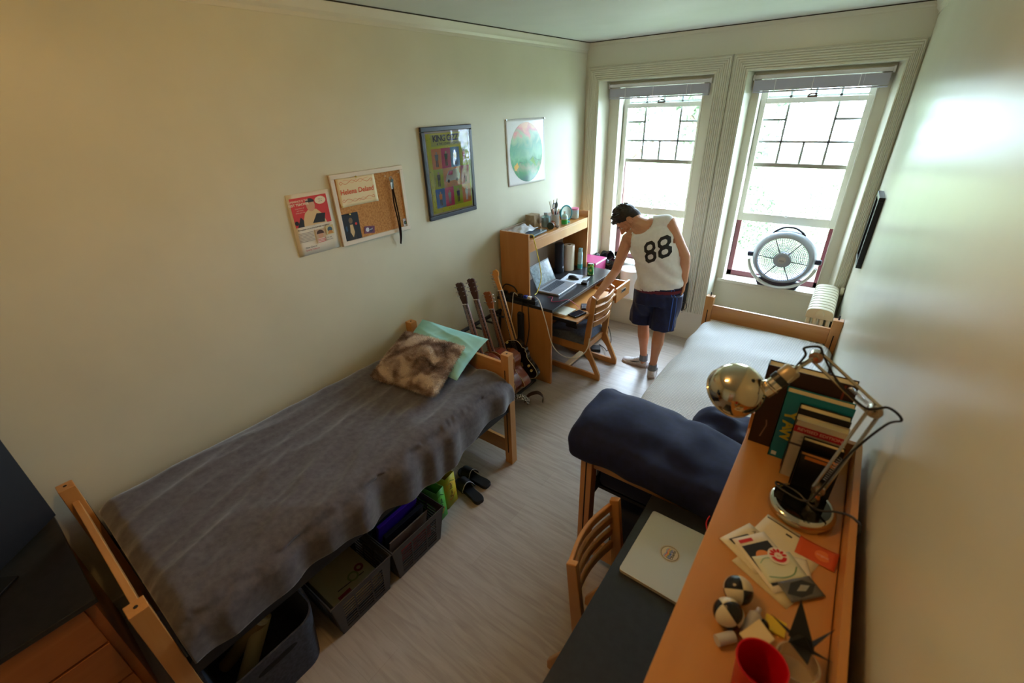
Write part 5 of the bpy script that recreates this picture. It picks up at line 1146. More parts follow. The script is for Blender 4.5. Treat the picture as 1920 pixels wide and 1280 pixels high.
lb('screen', B().add([O2, O2+V((0, .332, 0)), O2+V((0, .332, 0))+ux*.195, O2+ux*.195], [(0, 1, 2, 3)]), SCRM, ld)
e = thing('mouse', (.36, -.78, DZ), 'black computer mouse on the white pad beside the open laptop', 'mouse')
ob('mouse_body', B().grid(lambda u, v: (.372+.060*cos(2*pi*u)*sin(pi*v/2)**.8*1.0, -.80+.034*sin(2*pi*u)*sin(pi*v/2)**.8, DZ+.0045+.034*cos(pi*v/2)**.8*(1-.2*cos(2*pi*u)*sin(pi*v/2))), 24, 10, cu=True), BLACK, e); ob('scroll_wheel', B().tube([(.335, -.804, DZ+.034), (.335, -.796, DZ+.034)], .006, 12), STEEL, e)
block('mouse_pad', .26, .50, -.90, -.66, DZ+.0006, DZ+.0035, mat('pale_pad', (206, 214, 226), .6), 'pale square mouse pad under the black mouse', 'mouse pad', rot=(0, 0, .12), bevel=.001)
block('card_reader', .50, .56, -.885, -.815, DZ+.001, DZ+.022, BLACK, 'small black gadget at the front edge of the far desk', 'gadget', rot=(0, 0, .2))
def can(x, y, z, r, h, m, name, label, cat, prof=None, parts=()):
    e = thing(name, (x, y, z), label, cat)
    ob('can_body', B().lathe(prof or [(r*.8, 0), (r, .006), (r, h-.012), (r*.82, h-.002), (r*.80, h), (r*.74, h-.003)], (x, y, z+.0005), n=28), m, e)
    for nm, pr, mm in parts: ob(nm, B().lathe(pr, (x, y, z), n=28), mm, e)
    return e
GC = noisy('green_can_print', [(.42, (40, 120, 50)), (.52, (60, 150, 60)), (.62, (206, 186, 90))], nscale=38, rough=.3, metal=.3)
can(.455, -.595, DZ, .033, .122, GC, 'drink_can', 'green printed drink can on the far desk near the standing person', 'can', parts=(('can_lid', [(.027, .1205), (.024, .118), (0, .118)], STEEL),))
AER = noisy('teal_can_print', [(.4, (150, 190, 196)), (.6, (186, 212, 216))], nscale=12, rough=.4)
can(.265, -.475, DZ, .026, .22, AER, 'spray_can', 'pale teal spray can at the far desk corner by the hutch side', 'can', prof=[(.026, 0), (.026, .17), (.020, .19), (.020, .19)], parts=(('cap', [(.021, .188), (.021, .222), (.017, .226), (0, .226)], mat('teal_cap', (140, 180, 186), .4)), ('label_band', [(.0264, .01), (.0264, .055)], mat('aqua_band', (70, 170, 176), .5))))
can(.175, -.560, DZ, .058, .27, mat('paper_towel', (236, 226, 206), .9), 'paper_towel_roll', 'upright paper towel roll under the far hutch', 'paper towel roll', prof=[(.058, 0), (.058, .27), (.021, .27), (.021, .03)], parts=(('cardboard_core', [(.0215, .002), (.0215, .271), (.019, .271), (.019, .02)], mat('tan_core', (160, 130, 96), .8)),))
e = thing('speaker', (.105, -.655, DZ), 'tall black tower speaker beside the paper towel roll', 'speaker')
ob('speaker_case', B().lathe([(.055, 0), (.058, .01), (.050, .05), (.048, .30), (.042, .305), (0, .305)], (.125, -.675, DZ+.0005), n=28), mat('blue_black_plastic', (26, 30, 44), .3), e)
a = Art((.176, -.70, DZ+.05), (0, 1, 0), (0, 0, 1)); a.rect(.012, .0, .040, .018, (190, 196, 206)); ob('maker_plate', a, a.cols, e, flat=True)
# power strips and cords
e = thing('power_strip', (.18, -1.535, DZ), 'black power strip crowded with plugs at the desk edge beside the guitars', 'power strip')
ob('strip_case', B().box(-.0, .42, -1.566, -1.512, DZ+.0005, DZ+.036), BLACK, e, bevel=.006)
for i, (x, m) in enumerate(((.07, BLACK), (.15, BLACK), (.24, BLACK), (.30, mat('blue_plug', (40, 60, 150), .4)), (.345, WHITE), (.39, mat('dark_plug', (40, 40, 60), .4)))): ob('plug', B().box(x-.018, x+.018, -1.556, -1.524, DZ+.036, DZ+.062), m, e, bevel=.005)
def cord(name, pts, r, m, label, cat='cord', k=8): return tag(ob(name, B().tube(sm(pts, k), r, 6), m, ang=180), label, cat)
YEL = mat('yellow_cable', (214, 200, 40), .5); WHC = mat('white_cable', (222, 214, 200), .5); BLC = mat('black_cable', (24, 24, 26), .5); REDC = mat('red_cable', (200, 24, 50), .4)
cord('network_cable', [(.20, -1.36, 1.315), (.29, -1.40, 1.335), (.315, -1.41, 1.28), (.33, -1.36, 1.08), (.335, -1.34, .93), (.36, -1.44, .84), (.375, -1.505, .835)], .004, YEL, 'yellow cable dropping from the hutch shelf to the power strip')
cord('charger_cable', [(.395, -1.53, .83), (.47, -1.57, .81), (.56, -1.61, .66), (.64, -1.62, .45), (.72, -1.56, .335), (.80, -1.46, .30), (.84, -1.36, .34), (.82, -1.27, .43), (.78, -1.23, .455)], .0045, WHC, 'long white charging cable looping from the power strip to the chair seat')
cord('power_cable', [(.28, -1.565, .78), (.30, -1.602, .70), (.30, -1.605, .45), (.27, -1.605, .25), (.25, -1.62, .02)], .004, BLC, 'thin black cord hanging down the desk side left of its twin')
cord('power_cable', [(.34, -1.565, .78), (.37, -1.602, .72), (.375, -1.605, .52), (.33, -1.605, .30), (.30, -1.64, .02)], .0045, BLC, 'black cord hanging down the desk side nearer the front corner')
cord('looped_cable', [(.02, -1.53, .82), (.08, -1.545, .89), (.16, -1.53, .875), (.20, -1.53, .83)], .006, BLC, 'looped black cord arching over the power strip')
cord('beige_cable', [(.22, -1.54, .80), (.20, -1.585, .84), (.19, -1.60, .70), (.17, -1.61, .50)], .004, WHC, 'beige cord knotted over the desk corner by the guitars')
cord('pink_cable', [(.42, -1.36, .768), (.46, -1.34, .775), (.50, -1.42, .768), (.56, -1.38, .768), (.60, -1.30, .766), (.66, -1.24, .70), (.70, -1.26, .685)], .0028, mat('pink_cable', (190, 60, 90), .5), 'thin pink cable from the laptop to the phone on the tray')
cord('trailing_cable', [(.62, -.62, .006), (.72, -.70, .02), (.79, -.78, .05), (.83, -.80, .18), (.80, -.78, .28), (.75, -.75, .33)], .004, BLC, 'black cord curling behind the chair above the floor')
block('adapter_brick', .60, .69, -.80, -.70, .0005, .035, BLACK, 'black power adapter on the floor under the far desk', 'adapter', rot=(0, 0, .5))
block('notebook', .45, .68, -1.46, -1.29, .6725, .690, mat('off_white_pages', (226, 224, 206), .6), 'open pale notebook on the pulled out keyboard tray', 'notebook', rot=(0, 0, -.06))
e = thing('smartphone', (.73, -1.34, .673), 'black smartphone in a thick case lying on the keyboard tray', 'phone')
b = B(); b.T = TM(.735, -1.365, .673, -.25); b.box(-.045, .045, -.075, .075, 0, .016); ob('phone_case', b, BLACK, e, bevel=.006)
b = B(); b.T = TM(.735, -1.365, .6732, -.25); b.box(-.036, .036, -.066, .066, .016, .0168); ob('phone_glass', b, mat('phone_glass', (30, 36, 48), .1), e)
e = thing('calculator', (.74, -1.20, .673), 'dark calculator on the tray under the hand of the person', 'calculator')
b = B(); b.T = TM(.715, -1.185, .673, .5); b.box(-.035, .035, -.06, .06, 0, .014); ob('calculator_case', b, mat('plum_black', (44, 40, 52), .4), e, bevel=.004)
b = B(); b.T = TM(.715, -1.185, .687, .5)
for i in range(4):
    for j in range(5): b.box(-.028+i*.015, -.018+i*.015, -.05+j*.014, -.041+j*.014, 0, .003)
ob('calculator_keys', b, mat('grey_keys', (120, 116, 126), .4), e)
# on the far hutch
HZ = 1.3005
block('letter_stack', -.0, .13, -1.36, -1.16, HZ, HZ+.03, mat('pale_blue_paper', (206, 216, 232), .5), 'white and blue papers at the near end of the far hutch top', 'paper stack', rot=(0, 0, .15))
tag(ob('plastic_bag', B().grid(lambda u, v: (-.0+.18*u, -1.40+.26*v, HZ+.033+.03*sin(pi*u)*sin(pi*v)*(1.2+fz(u*4, v*4, 2))+.006*sin(u*17+v*11)), 20, 20), mat('frosted_film', (226, 230, 240), .2, alpha=.75), solid=.001, ang=180), 'crumpled clear plastic bag on the papers at the end of the far hutch', 'bag')
block('tablet', .10, .265, -1.37, -1.13, HZ+.001, HZ+.016, mat('slate_tablet', (90, 110, 120), .15), 'dark glossy tablet leaning flat on the far hutch top edge', 'tablet', rot=(0, -.06, .05))
e = thing('cardboard_box', (.06, -1.05, HZ), 'small brown cardboard box standing at the back of the far hutch', 'box')
ob('box_body', B().box(.0, .10, -1.10, -1.0, HZ, HZ+.125), noisy('kraft_board', [(.4, (150, 132, 108)), (.6, (176, 156, 128))], nscale=20, rough=.8), e, bevel=.002)
ob('box_flap', B().hexa([(.102, -1.10, HZ), (.106, -1.10, HZ), (.106, -1.0, HZ), (.102, -1.0, HZ)], [(.102, -1.10, HZ+.10), (.106, -1.10, HZ+.10), (.115, -1.0, HZ+.0001), (.111, -1.0, HZ+.0001)]), mat('kraft_inside', (186, 166, 136), .8), e)
def jar(name, x, y, r, h, m, label, cat, cap=None, z=HZ, neck=.8, axis=None):
    e = thing(name, (x, y, z), label, cat)
    O_, A__ = ((x, y, z+.0005), (0, 0, 1)) if axis is None else (axis[0], axis[1])
    ob('vessel', B().lathe([(r*.9, 0), (r, .006), (r, h*.72), (r*neck, h*.86), (r*neck, h), (r*neck*.88, h), (r*neck*.88, h*.85), (r*.88, h*.7), (r*.88, .01)], O_, A__, n=26), m, e)
    if cap: ob('lid', B().lathe([(r*neck*1.06, h*.93), (r*neck*1.06, h+.008), (0, h+.01)], O_, A__, n=26), cap, e)
    return e, O_, A__
IRI = mat('iridescent_glass', (176, 214, 226), .08, metal=.3, trans=.5)
jar('glass_bottle', .14, -.955, .045, .125, IRI, 'iridescent blue glass bottle beside the cardboard box', 'bottle', cap=STEEL, neck=.45)
jar('amber_jar', .20, -1.02, .032, .085, mat('amber_glass', (130, 66, 32), .12, trans=.3), 'amber glass jar lying on its side with a dark lid', 'jar', cap=mat('dark_green_lid', (44, 58, 54), .4), neck=.98, axis=((.215, -.955, HZ+.034), (.35, -1, 0)))
CLR = mat('clear_jar', (236, 244, 246), .04, alpha=.45)
e, *_r = jar('pen_jar', .185, -.865, .037, .105, CLR, 'clear jar holding pens and scissors on the far hutch', 'jar', neck=1)
PC = ((170, 40, 50), (230, 200, 60), (40, 44, 60), (60, 60, 90), (30, 90, 80), (200, 120, 60), (34, 34, 40))
for i, c in enumerate(PC):
    a_n = i*.9; q = V((.185+.015*cos(a_n), -.865+.015*sin(a_n), HZ+.012)); t = q+V((.018*cos(a_n), .018*sin(a_n), .12+.012*(i % 3)))
    tag(ob('pen', B().tube([q, t, t+(t-q).normalized()*.008], [.0045, .0045, .0015], 8), mat('pen_%d' % c[0], c, .4)), ('red', 'yellow', 'navy', 'violet', 'green', 'orange', 'black')[i]+' pen standing in the clear jar on the far hutch', 'pen', 'pens in the clear jar')
e = thing('scissors', (.185, -.865, HZ), 'black handled scissors sticking up from the clear jar', 'scissors')
for s_ in (-1, 1):
    c = V((.185, -.865+s_*.022, HZ+.185)); ob('handle', B().tube([c+V((0, .019*cos(t), .026*sin(t))) for t in [2*pi*i/18 for i in range(18)]], .0045, 6, closed=True), mat('grey_blue_plastic', (70, 80, 96), .4), e)
    ob('blade', B().tube([(.185, -.865+s_*.010, HZ+.162), (.185, -.865-s_*.004, HZ+.015)], [.005, .003], 6), STEEL, e)
tag(ob('paint_brush', B().tube([(.19, -.862, HZ+.02), (.192, -.85, HZ+.21), (.193, -.848, HZ+.25)], [.003, .0045, .001], 8), mat('dark_teal_wood', (30, 60, 64), .4)), 'dark teal brush standing tallest in the clear jar', 'brush')
def bottle(name, x, y, r, h, m, lab, capm, band):
    e = thing(name, (x, y, HZ), lab, 'bottle')
    ob('bottle_body', B().lathe([(r*.95, 0), (r, .005), (r, h*.62), (r*.7, h*.74), (r*.34, h*.78), (r*.34, h*.84)], (x, y, HZ+.0005), n=26), m, e)
    ob('cap', B().lathe([(r*.42, h*.83), (r*.40, h), (0, h)], (x, y, HZ), n=18), capm, e)
    for z0, z1, mm in band: ob('label_band', B().lathe([(r*1.012, z0*h), (r*1.012, z1*h)], (x, y, HZ), n=26, caps=False), mm, e)
bottle('sanitizer_bottle', .25, -.795, .030, .125, mat('clear_green_gel', (196, 232, 220), .1, alpha=.8), 'green labelled sanitizer bottle with white cap in front of the round mirror', WHITE, ((.05, .36, mat('green_band', (60, 190, 90), .4)), (.36, .42, mat('lime_band', (190, 220, 90), .4)), (.42, .58, mat('blue_white_band', (170, 200, 226), .4))))
bottle('blue_bottle', .13, -.80, .016, .085, mat('cobalt_glass', (30, 50, 160), .15), 'small cobalt blue bottle between the pen jar and the sanitizer', mat('dark_cap', (30, 30, 60), .4), ())
e = thing('round_mirror', (.21, -.70, HZ), 'teal rimmed round desk mirror on a small stand', 'mirror')
TEAL = mat('teal_plastic', (26, 140, 156), .35); mc = V((.215, -.705, HZ+.088)); ma = V((1, -.35, .1)).normalized(); mu = V((0, 0, 1)); mu = (mu-ma*mu.dot(ma)).normalized(); mx_ = mu.cross(ma)
ob('rim', B().tube([mc+(mx_*cos(t)+mu*sin(t))*.070 for t in [2*pi*i/40 for i in range(40)]], .0065, 8, closed=True), TEAL, e)
ob('mirror_glass', B().lathe([(.066, 0), (.066, .002)], mc, ma, 40), mat('mirror_silver', (206, 220, 226), .04, metal=1), e)
ob('mirror_base', B().lathe([(.040, 0), (.040, .006), (.012, .014), (.008, .03)], (.215, -.705, HZ+.0005), n=28), TEAL, e)
e = thing('reed_diffuser', (.085, -.73, HZ), 'reed diffuser with pale sticks fanned out behind the round mirror', 'diffuser')
ob('diffuser_jar', B().lathe([(.028, 0), (.028, .05), (.014, .065), (.014, .075)], (.085, -.745, HZ+.0005), n=20), mat('pink_glass', (206, 180, 190), .1, alpha=.8), e)
for i in range(8): a_n = -1.2+i*.34; ob('reed', B().tube([(.085, -.745, HZ+.02), (.085+.02*cos(i*2.), -.745+sin(a_n)*.075, HZ+.215-.01*(i % 3))], .0016, 5), mat('reed_wood', (196, 164, 120), .7), e)
e = thing('dried_plant', (.13, -.655, HZ), 'dark bristly potted plant seen through the round mirror ring', 'plant')
ob('plant_pot', B().lathe([(.022, 0), (.028, .03), (.024, .03)], (.12, -.62, HZ+.0005), n=18), mat('clay_pot', (150, 96, 70), .7), e)
rnd = random.Random(1); vs, fs = [], []
for i in range(900):
    d = V((rnd.gauss(0, 1), rnd.gauss(0, 1), rnd.gauss(0, 1))).normalized(); c = V((.12, -.62, HZ+.065)); p = c+d*.02; q = c+d*rnd.uniform(.03, .042); s_ = d.orthogonal().normalized()*.0016; k = len(vs); vs += [p-s_, p+s_, q]; fs.append((k, k+1, k+2))
ob('foliage', B().add(vs, fs), mat('dark_bristle', (60, 58, 48), .8), e, flat=True)
e, *_r = jar('candy_jar', .205, -.52, .043, .095, CLR, 'clear jar of layered coloured sweets near the far end of the hutch', 'jar', cap=mat('pink_lid', (226, 120, 160), .4), neck=.95)
for z0, z1, c in ((.006, .022, (190, 120, 70)), (.022, .045, (110, 200, 60)), (.045, .075, (80, 130, 160))): ob('sweets_layer', B().lathe([(.036, z0), (.037, z1), (0, z1)], (.205, -.52, HZ), n=24), noisy('sweets_%d' % c[0], [(.4, c), (.6, tuple(min(255, q+40) for q in c))], nscale=120, rough=.5), e)
tag(ob('dark_cup', B().lathe([(.018, 0), (.022, .055), (.019, .055), (.016, .01)], (.11, -.455, HZ+.0005), n=18), mat('dark_green_cup', (30, 70, 66), .4)), 'small dark green cup in the far corner of the hutch', 'cup')
for i, (x, y, c) in enumerate(((.225, -.94, (120, 80, 60)), (.25, -.915, (150, 140, 130)), (.225, -.905, (70, 66, 64)), (.26, -.95, (60, 50, 48)))): tag(ob('coin', B().lathe([(.011, 0), (.011, .003), (0, .003)], (x, y, HZ+.0005), n=16), mat('coin_%d' % c[0], c, .4, metal=.5)), 'loose coins and trinkets lying before the clear pen jar', 'coin', 'loose coins on the far hutch')

# ------------------------------------------------------------------ bins on the window ledge
e = thing('waste_bin', (.34, .085, ZL), 'wire waste bin lined with a puffed black bin bag on the window ledge', 'waste bin')
b = B()
for k in range(28): t = 2*pi*k/28; b.tube([(.34+.095*cos(t), .085+.095*sin(t), ZL+.002), (.34+.118*cos(t), .085+.118*sin(t), ZL+.33)], .0018, 4)
for z in (.004, .11, .22, .33): r = .095+.023*z/.33; b.tube([(.34+r*cos(t), .085+r*sin(t), ZL+z) for t in [2*pi*i/28 for i in range(28)]], .003, 5, closed=True)
ob('wire_basket', b, BLACKM, e)
BAG = mat('black_bin_bag', (16, 17, 20), .22)
def bagf(u, v):
    t = 2*pi*u; pr = [(.088, .01), (.10, .16), (.112, .315), (.122, .345), (.133, .40), (.125, .43), (.105, .42), (.09, .36), (.08, .25)]
    k = v*(len(pr)-1); i = min(int(k), len(pr)-2); f = k-i; r = pr[i][0]*(1-f)+pr[i+1][0]*f; z = pr[i][1]*(1-f)+pr[i+1][1]*f
    w_ = max(0, (z-.3))*1.1; n_2 = fz(cos(t)*2.2, sin(t)*2.2+v*3, 1.6, 3); r += w_*.28*n_2*1.2-(.010*abs(sin(t*9)) if z < .33 else 0); z += w_*.5*fz(cos(t)*2, sin(t)*2, 1.4, 8)
    k2 = 1+.38*min(1, max(0, (z-.31)/.05)); return (max(.182, .345+r*k2*cos(t)-.02*(k2-1)), min(.085+r*sin(t), .195), ZL+z)
ob('bin_bag', B().grid(bagf, 72, 40, cu=True), BAG, e, ang=180)
e = thing('white_bucket', (.59, .08, ZL), 'round white plastic bucket with flat lid on the window ledge behind the person', 'bucket')
WB = mat('bright_white_plastic', (232, 234, 240), .35)
ob('bucket_body', B().lathe([(.098, 0), (.115, .30), (.122, .30), (.122, .315), (.112, .315)], (.622, .08, ZL+.0005), n=40), WB, e)
ob('bucket_lid', B().lathe([(.126, .305), (.128, .325), (.118, .332), (.112, .326), (0, .326)], (.622, .08, ZL), n=40), WB, e)
e = thing('white_drawer_unit', (.21, -.17, 0), 'white plastic drawer tower between the far desk and the window ledge', 'drawer unit')
ob('unit_body', B().box(.06, .38, -.33, -.05, 0, .66), WHITE, e, bevel=.006)
for i in range(3): ob('unit_drawer', B().box(.381, .392, -.32, -.06, .03+.21*i, .22+.21*i), mat('frosted_drawer', (206, 210, 216), .3), e, bevel=.004)
e = thing('pink_box', (.21, -.17, .66), 'pink lidded storage box with bright edges beyond the far desk end', 'box')
PK = mat('magenta_board', (150, 44, 96), .5)
ob('box_body', B().box(.07, .37, -.32, -.06, .6605, .775), PK, e, bevel=.003); ob('box_lid', B().box(.064, .376, -.326, -.054, .775, .795), mat('magenta_lid', (158, 54, 106), .5), e, bevel=.003)
ob('lid_edge', B().box(.3765, .3785, -.324, -.056, .777, .793), mat('pale_pink_edge', (230, 200, 220), .4), e)
e = thing('folded_umbrella', (1.28, -.03, ZL), 'long black folded umbrella with wrist loop leaning on the pillar between the windows', 'umbrella')
ob('umbrella_canopy', B().lathe([(.006, 0), (.018, .03), (.026, .12), (.030, .30), (.020, .37), (.010, .38)], (1.285, -.075, ZL+.02), (-.04, .09, 1), 18), mat('umbrella_black', (28, 28, 30), .6), e)
ob('umbrella_handle', B().tube(sm([(1.27, -.041, ZL+.395), (1.267, -.034, ZL+.46), (1.266, -.032, ZL+.475)], 3), .012, 10), BLACK, e)
ob('wrist_loop', B().tube([V((1.302+.032*cos(t), -.098, ZL+.09+.042*sin(t))) for t in [2*pi*i/24 for i in range(24)]], .003, 6, closed=True), BLACK, e)
ob('umbrella_tip', B().tube([(1.2865, -.0785, ZL+.001), (1.285, -.075, ZL+.03)], .005, 8), STEEL, e)

# ------------------------------------------------------------------ near desk
e = thing('closed_laptop', (2.21, -3.33, DZ), 'closed silver laptop with a round sticker on the nearest desk', 'laptop')
LM2 = TM(2.214, -3.325, DZ+.0008, math.radians(-1)); SILV = mat('champagne_aluminium', (196, 184, 164), .35, metal=.55)
b = B(); b.T = LM2; pl_ = rr(-.118, .118, -.168, .168, .012); b.prism(pl_, .0075); lo = ob('laptop_base', b, SILV, e, bevel=.001)
b = B(); b.T = LM2 @ Matrix.Translation((0, 0, .0082)); b.prism(pl_, .0068); ob('laptop_lid', b, SILV, e, bevel=.0015)
R3 = LM2.to_3x3(); a = Art(LM2 @ V((.012, .005, .0153)), R3 @ V((0, 1, 0)), R3 @ V((-1, 0, 0)))
a.disc(0, 0, .037, (190, 172, 130)); a.disc(0, 0, .0345, (206, 190, 150)); a.ring(0, 0, .030, .0335, (150, 130, 96)); a.disc(0, 0, .029, (212, 198, 162))
for i in range(26): t = 2*pi*i/26; a.line([(.031*cos(t), .031*sin(t)), (.0335*cos(t+.12), .0335*sin(t+.12))], .0012, (100, 84, 60)); a.z -= .00004
for i, c in enumerate(((60, 150, 200), (230, 60, 50), (240, 180, 40), (60, 130, 90), (50, 90, 190))): a.text(-.002, .012-.0045*i*.9, 'Oberlin', .014, c, bold=.0003)
a.text(0, -.013, 'Oberlin', .0145, (34, 30, 30), bold=.0004)
for sg in (-1, 1): a.line([(sg*.022, .012), (sg*.025, 0), (sg*.022, -.012)], .0012, (120, 100, 70))
ob('round_sticker', a, a.cols, lo, flat=True)
cord('red_cable', [(2.33, -3.16, DZ+.012), (2.30, -3.10, DZ+.03), (2.325, -3.055, DZ+.07), (2.37, -3.085, DZ+.08), (2.42, -3.12, DZ+.06), (2.50, -3.14, DZ+.01)], .0035, REDC, 'red cable looping up from the closed laptop on the near desk')
cord('grey_cable', [(2.335, -3.165, DZ+.01), (2.345, -3.12, DZ+.06), (2.375, -3.09, DZ+.09), (2.45, -3.13, DZ+.05), (2.52, -3.16, DZ+.01)], .0022, WHC, 'thin pale cable beside the red one on the near desk')
o = ob('charging_plug', B().box(2.325, 2.352, -3.185, -3.160, DZ+.0005, DZ+.012), BLACK, bevel=.003); tag(o, 'small charging plug with green light at the laptop corner', 'plug')
q = ob('green_light', B().ell((2.332, -3.158, DZ+.008), (.005, .003, .004), n=10, m=6), mat('led_green', (60, 255, 90), .4, emit=(60, 255, 90), estr=3), o)
tag(ob('white_disc', B().lathe([(.020, 0), (.022, .01), (.020, .012), (0, .012)], (2.40, -3.20, DZ+.0005), n=22), WHITE), 'small white round charger behind the closed laptop', 'charger')
# books on the near hutch
SZ = 1.3005
def book(x0, x1, y0, y1, h, cov, label, spine=None, art=None, group=None, hard=.0025, pages=(214, 198, 156), lean=0):
    e = thing('book', ((x0+x1)/2, (y0+y1)/2, SZ), label, 'book', group)
    T_2 = Matrix.Translation((0, y0, SZ)) @ Matrix.Rotation(lean, 4, 'X') @ Matrix.Translation((0, -y0, -SZ))
    cm = mat('cover_%d_%d_%d' % cov, cov, .35); b = B(); b.T = T_2
    b.box(x0, x1, y0, y0+hard, SZ, SZ+h).box(x0, x1, y1-hard, y1, SZ, SZ+h).box(x0, x0+hard, y0, y1, SZ, SZ+h); c = ob('cover', b, cm, e)
    b = B(); b.T = T_2; b.box(x0+hard, x1-.003, y0+hard, y1-hard, SZ+.003, SZ+h-.003); ob('pages', b, mat('pages_%d' % pages[0], pages, .8), e)
    if art:
        for kind in art:
            if kind[0] == 'front': a = Art(T_2 @ V((x0, y0-.0003, SZ)), (1, 0, 0), T_2.to_3x3() @ V((0, 0, 1)))
            else: a = Art(T_2 @ V((x0-.0003, y1, SZ)), (0, -1, 0), T_2.to_3x3() @ V((0, 0, 1)))
            kind[1](a); ob('cover_print' if kind[0] == 'front' else 'spine_print', a, a.cols, c, flat=True)
    return e
book(2.366, 2.592, -3.165, -3.128, .295, (44, 26, 22), 'large dark brown book at the back of the row by the hutch end', art=(('front', lambda a: (a.rect(.195, .17, .20, .29, (120, 50, 36)), a.line([(.03, .03), (.04, .08), (.036, .10)], .004, (120, 92, 80)))),))
book(2.432, 2.600, -3.205, -3.172, .245, (16, 116, 136), 'teal book with yellow letters standing in front of the big brown one', art=(('front', lambda a: (a.text(.028, .165, 'Y', .045, (206, 190, 60), rot=-1.4, bold=.002), a.text(.030, .130, 'A', .045, (206, 190, 60), rot=-1.4, bold=.002), a.text(.030, .095, 'W', .045, (206, 190, 60), rot=-1.4, bold=.002), a.rect(.008, .008, .022, .022, (206, 214, 206)), a.text(.115, .222, 'poems', .012, (20, 70, 80)))), ('spine', lambda a: (a.line([(.012, .03), (.018, .05), (.012, .07), (.02, .09)], .002, (20, 60, 70)),))))
book(2.474, 2.598, -3.240, -3.210, .222, (30, 30, 30), 'thick paperback with black front and cream page block in the row', pages=(226, 208, 158), art=(('spine', lambda a: (a.rect(.004, .19, .026, .215, (206, 190, 140)),)),))
book(2.476, 2.600, -3.275, -3.244, .205, (214, 198, 168), 'cream paperback with a red band reading revised edition', pages=(228, 210, 160), art=(('front', lambda a: (a.rect(0, .165, .124, .187, (186, 30, 42)), a.text(.062, .176, 'REVISED EDITION', .0135, (226, 170, 150), bold=.0003), a.text(.062, .150, 'THE ESSENTIAL GUIDE', .008, (90, 80, 70)), a.text(.062, .137, 'with over one hundred new entries', .006, (100, 90, 80)), a.rect(.0, .118, .124, .125, (90, 76, 80)), a.text(.08, .105, 'LATE NEW', .011, (60, 60, 70)))), ('spine', lambda a: (a.rect(.003, .05, .028, .10, (30, 36, 66)), a.rect(.008, .06, .022, .09, (190, 190, 200)), a.rect(.003, .008, .028, .03, (150, 30, 40))))))
book(2.505, 2.602, -3.305, -3.284, .165, (24, 22, 22), 'black hardback notebook with cream pages behind the front notebook', pages=(226, 204, 140))
book(2.508, 2.602, -3.338, -3.318, .140, (20, 19, 20), 'front black notebook with orange strip, right behind the lamp base', pages=(190, 120, 60), art=(('front', lambda a: (a.rect(.012, .128, .094, .1385, (186, 110, 44)),)),))
# desk lamp
BZ = V((2.547, -3.400, SZ)); LBK = mat('lamp_mirror_base', (200, 190, 170), .06, metal=1)
e = thing('desk_lamp', BZ, 'chrome swing arm lamp with round shade on the nearest hutch', 'desk lamp')
ob('lamp_base', B().lathe([(.078, 0), (.080, .004), (.080, .020), (.076, .026), (.070, .0285), (0, .0285)], BZ+V((0, 0, .0005)), n=56), LBK, e)
ob('base_top', B().lathe([(.066, .0288), (.066, .0296), (0, .0296)], BZ, n=56), mat('black_mirror', (14, 14, 16), .06, spec=.8), e)
K0 = BZ+V((.022, .020, .0285)); K1 = V((2.618, -3.345, 1.638)); K2 = V((2.472, -3.30, 1.722)); 
ob('base_joint', B().lathe([(.014, 0), (.012, .022), (.008, .04)], K0, n=18).box(K0.x-.012, K0.x+.012, K0.y-.004, K0.y+.004, K0.z+.02, K0.z+.06), CHROME, e)
TUBE = mat('satin_steel', (190, 184, 170), .25, metal=.9)
def arm(p, q, off, nm):
    d = (q-p).normalized(); s_ = V(off)
    for sg in (-1, 1): ob(nm, B().tube([p+s_*sg, q+s_*sg], .0042, 4, up=(0, 1, 0)), TUBE, e)
    b = B(); n = 60; m = p.lerp(q, .12); l = (q-p)*.30; x = d.orthogonal().normalized(); y = d.cross(x)
    b.tube([m+l*(i/n)+(x*cos(i*1.3)+y*sin(i*1.3))*.005 for i in range(n)], .0009, 4); ob('tension_spring', b, STEEL, e)
K0b = K0+V((0, 0, .05)); arm(K0b, K1, (.012, .006, -.006), 'lower_arm'); arm(K1, K2, (.006, .004, .012), 'upper_arm')
for p in (K0b, K1, K2): 
    ob('joint_plate', B().tube([p+V((0, -.010, 0)), p+V((0, .010, 0))], .016, 16), TUBE, e); ob('joint_screw', B().tube([p+V((0, -.018, 0)), p+V((0, .018, 0))], .006, 10), CHROME, e)
SCn = V((2.318, -3.375, 1.603)); ax = V((-.52, .36, -.78)).normalized(); bk = V((.90, .18, .42)).normalized()
nk = SCn+V((.072, .012, .022))
K3 = V((2.432, -3.335, 1.685)); b = B().tube([K2, K3], .007, 8); ob('head_link', b, TUBE, e)
prof = [(.074*sin(t), -.074*cos(t)) for t in [math.radians(4+i*(104-4)/18) for i in range(19)]]; prof += [(.0735, .018), (.075, .020), (.0715, .0195)]+[(.0715*sin(t), -.0715*cos(t)) for t in [math.radians(104-i*(100)/18) for i in range(19)]]
ob('lamp_shade', B().lathe(prof, SCn, ax, 56, caps=False), mat('mirror_chrome', (206, 192, 164), .07, metal=1), e, ang=180)
d = (K3-nk).normalized()
ob('shade_neck', B().lathe([(.020, -.012), (.021, .0), (.021, .008), (.0225, .010), (.0225, .014), (.020, .016), (.020, .030)], nk, d, 26), CHROME, e)
ob('black_collar', B().lathe([(.024, .030), (.024, .048), (.020, .050)], nk, d, 26), BLACK, e)
ob('socket', B().lathe([(.0205, .048), (.022, .055), (.022, .078), (.018, .084), (0, .084)], nk, d, 26), mat('beige_socket', (178, 160, 130), .35, metal=.4), e)
ob('head_bracket', B().tube(sm([nk+d*.02+V((0, -.02, -.018)), nk+d*.07+V((0, -.024, -.020)), nk+d*.105+V((0, -.016, .0)), K3], 5), .0035, 8), CHROME, e)
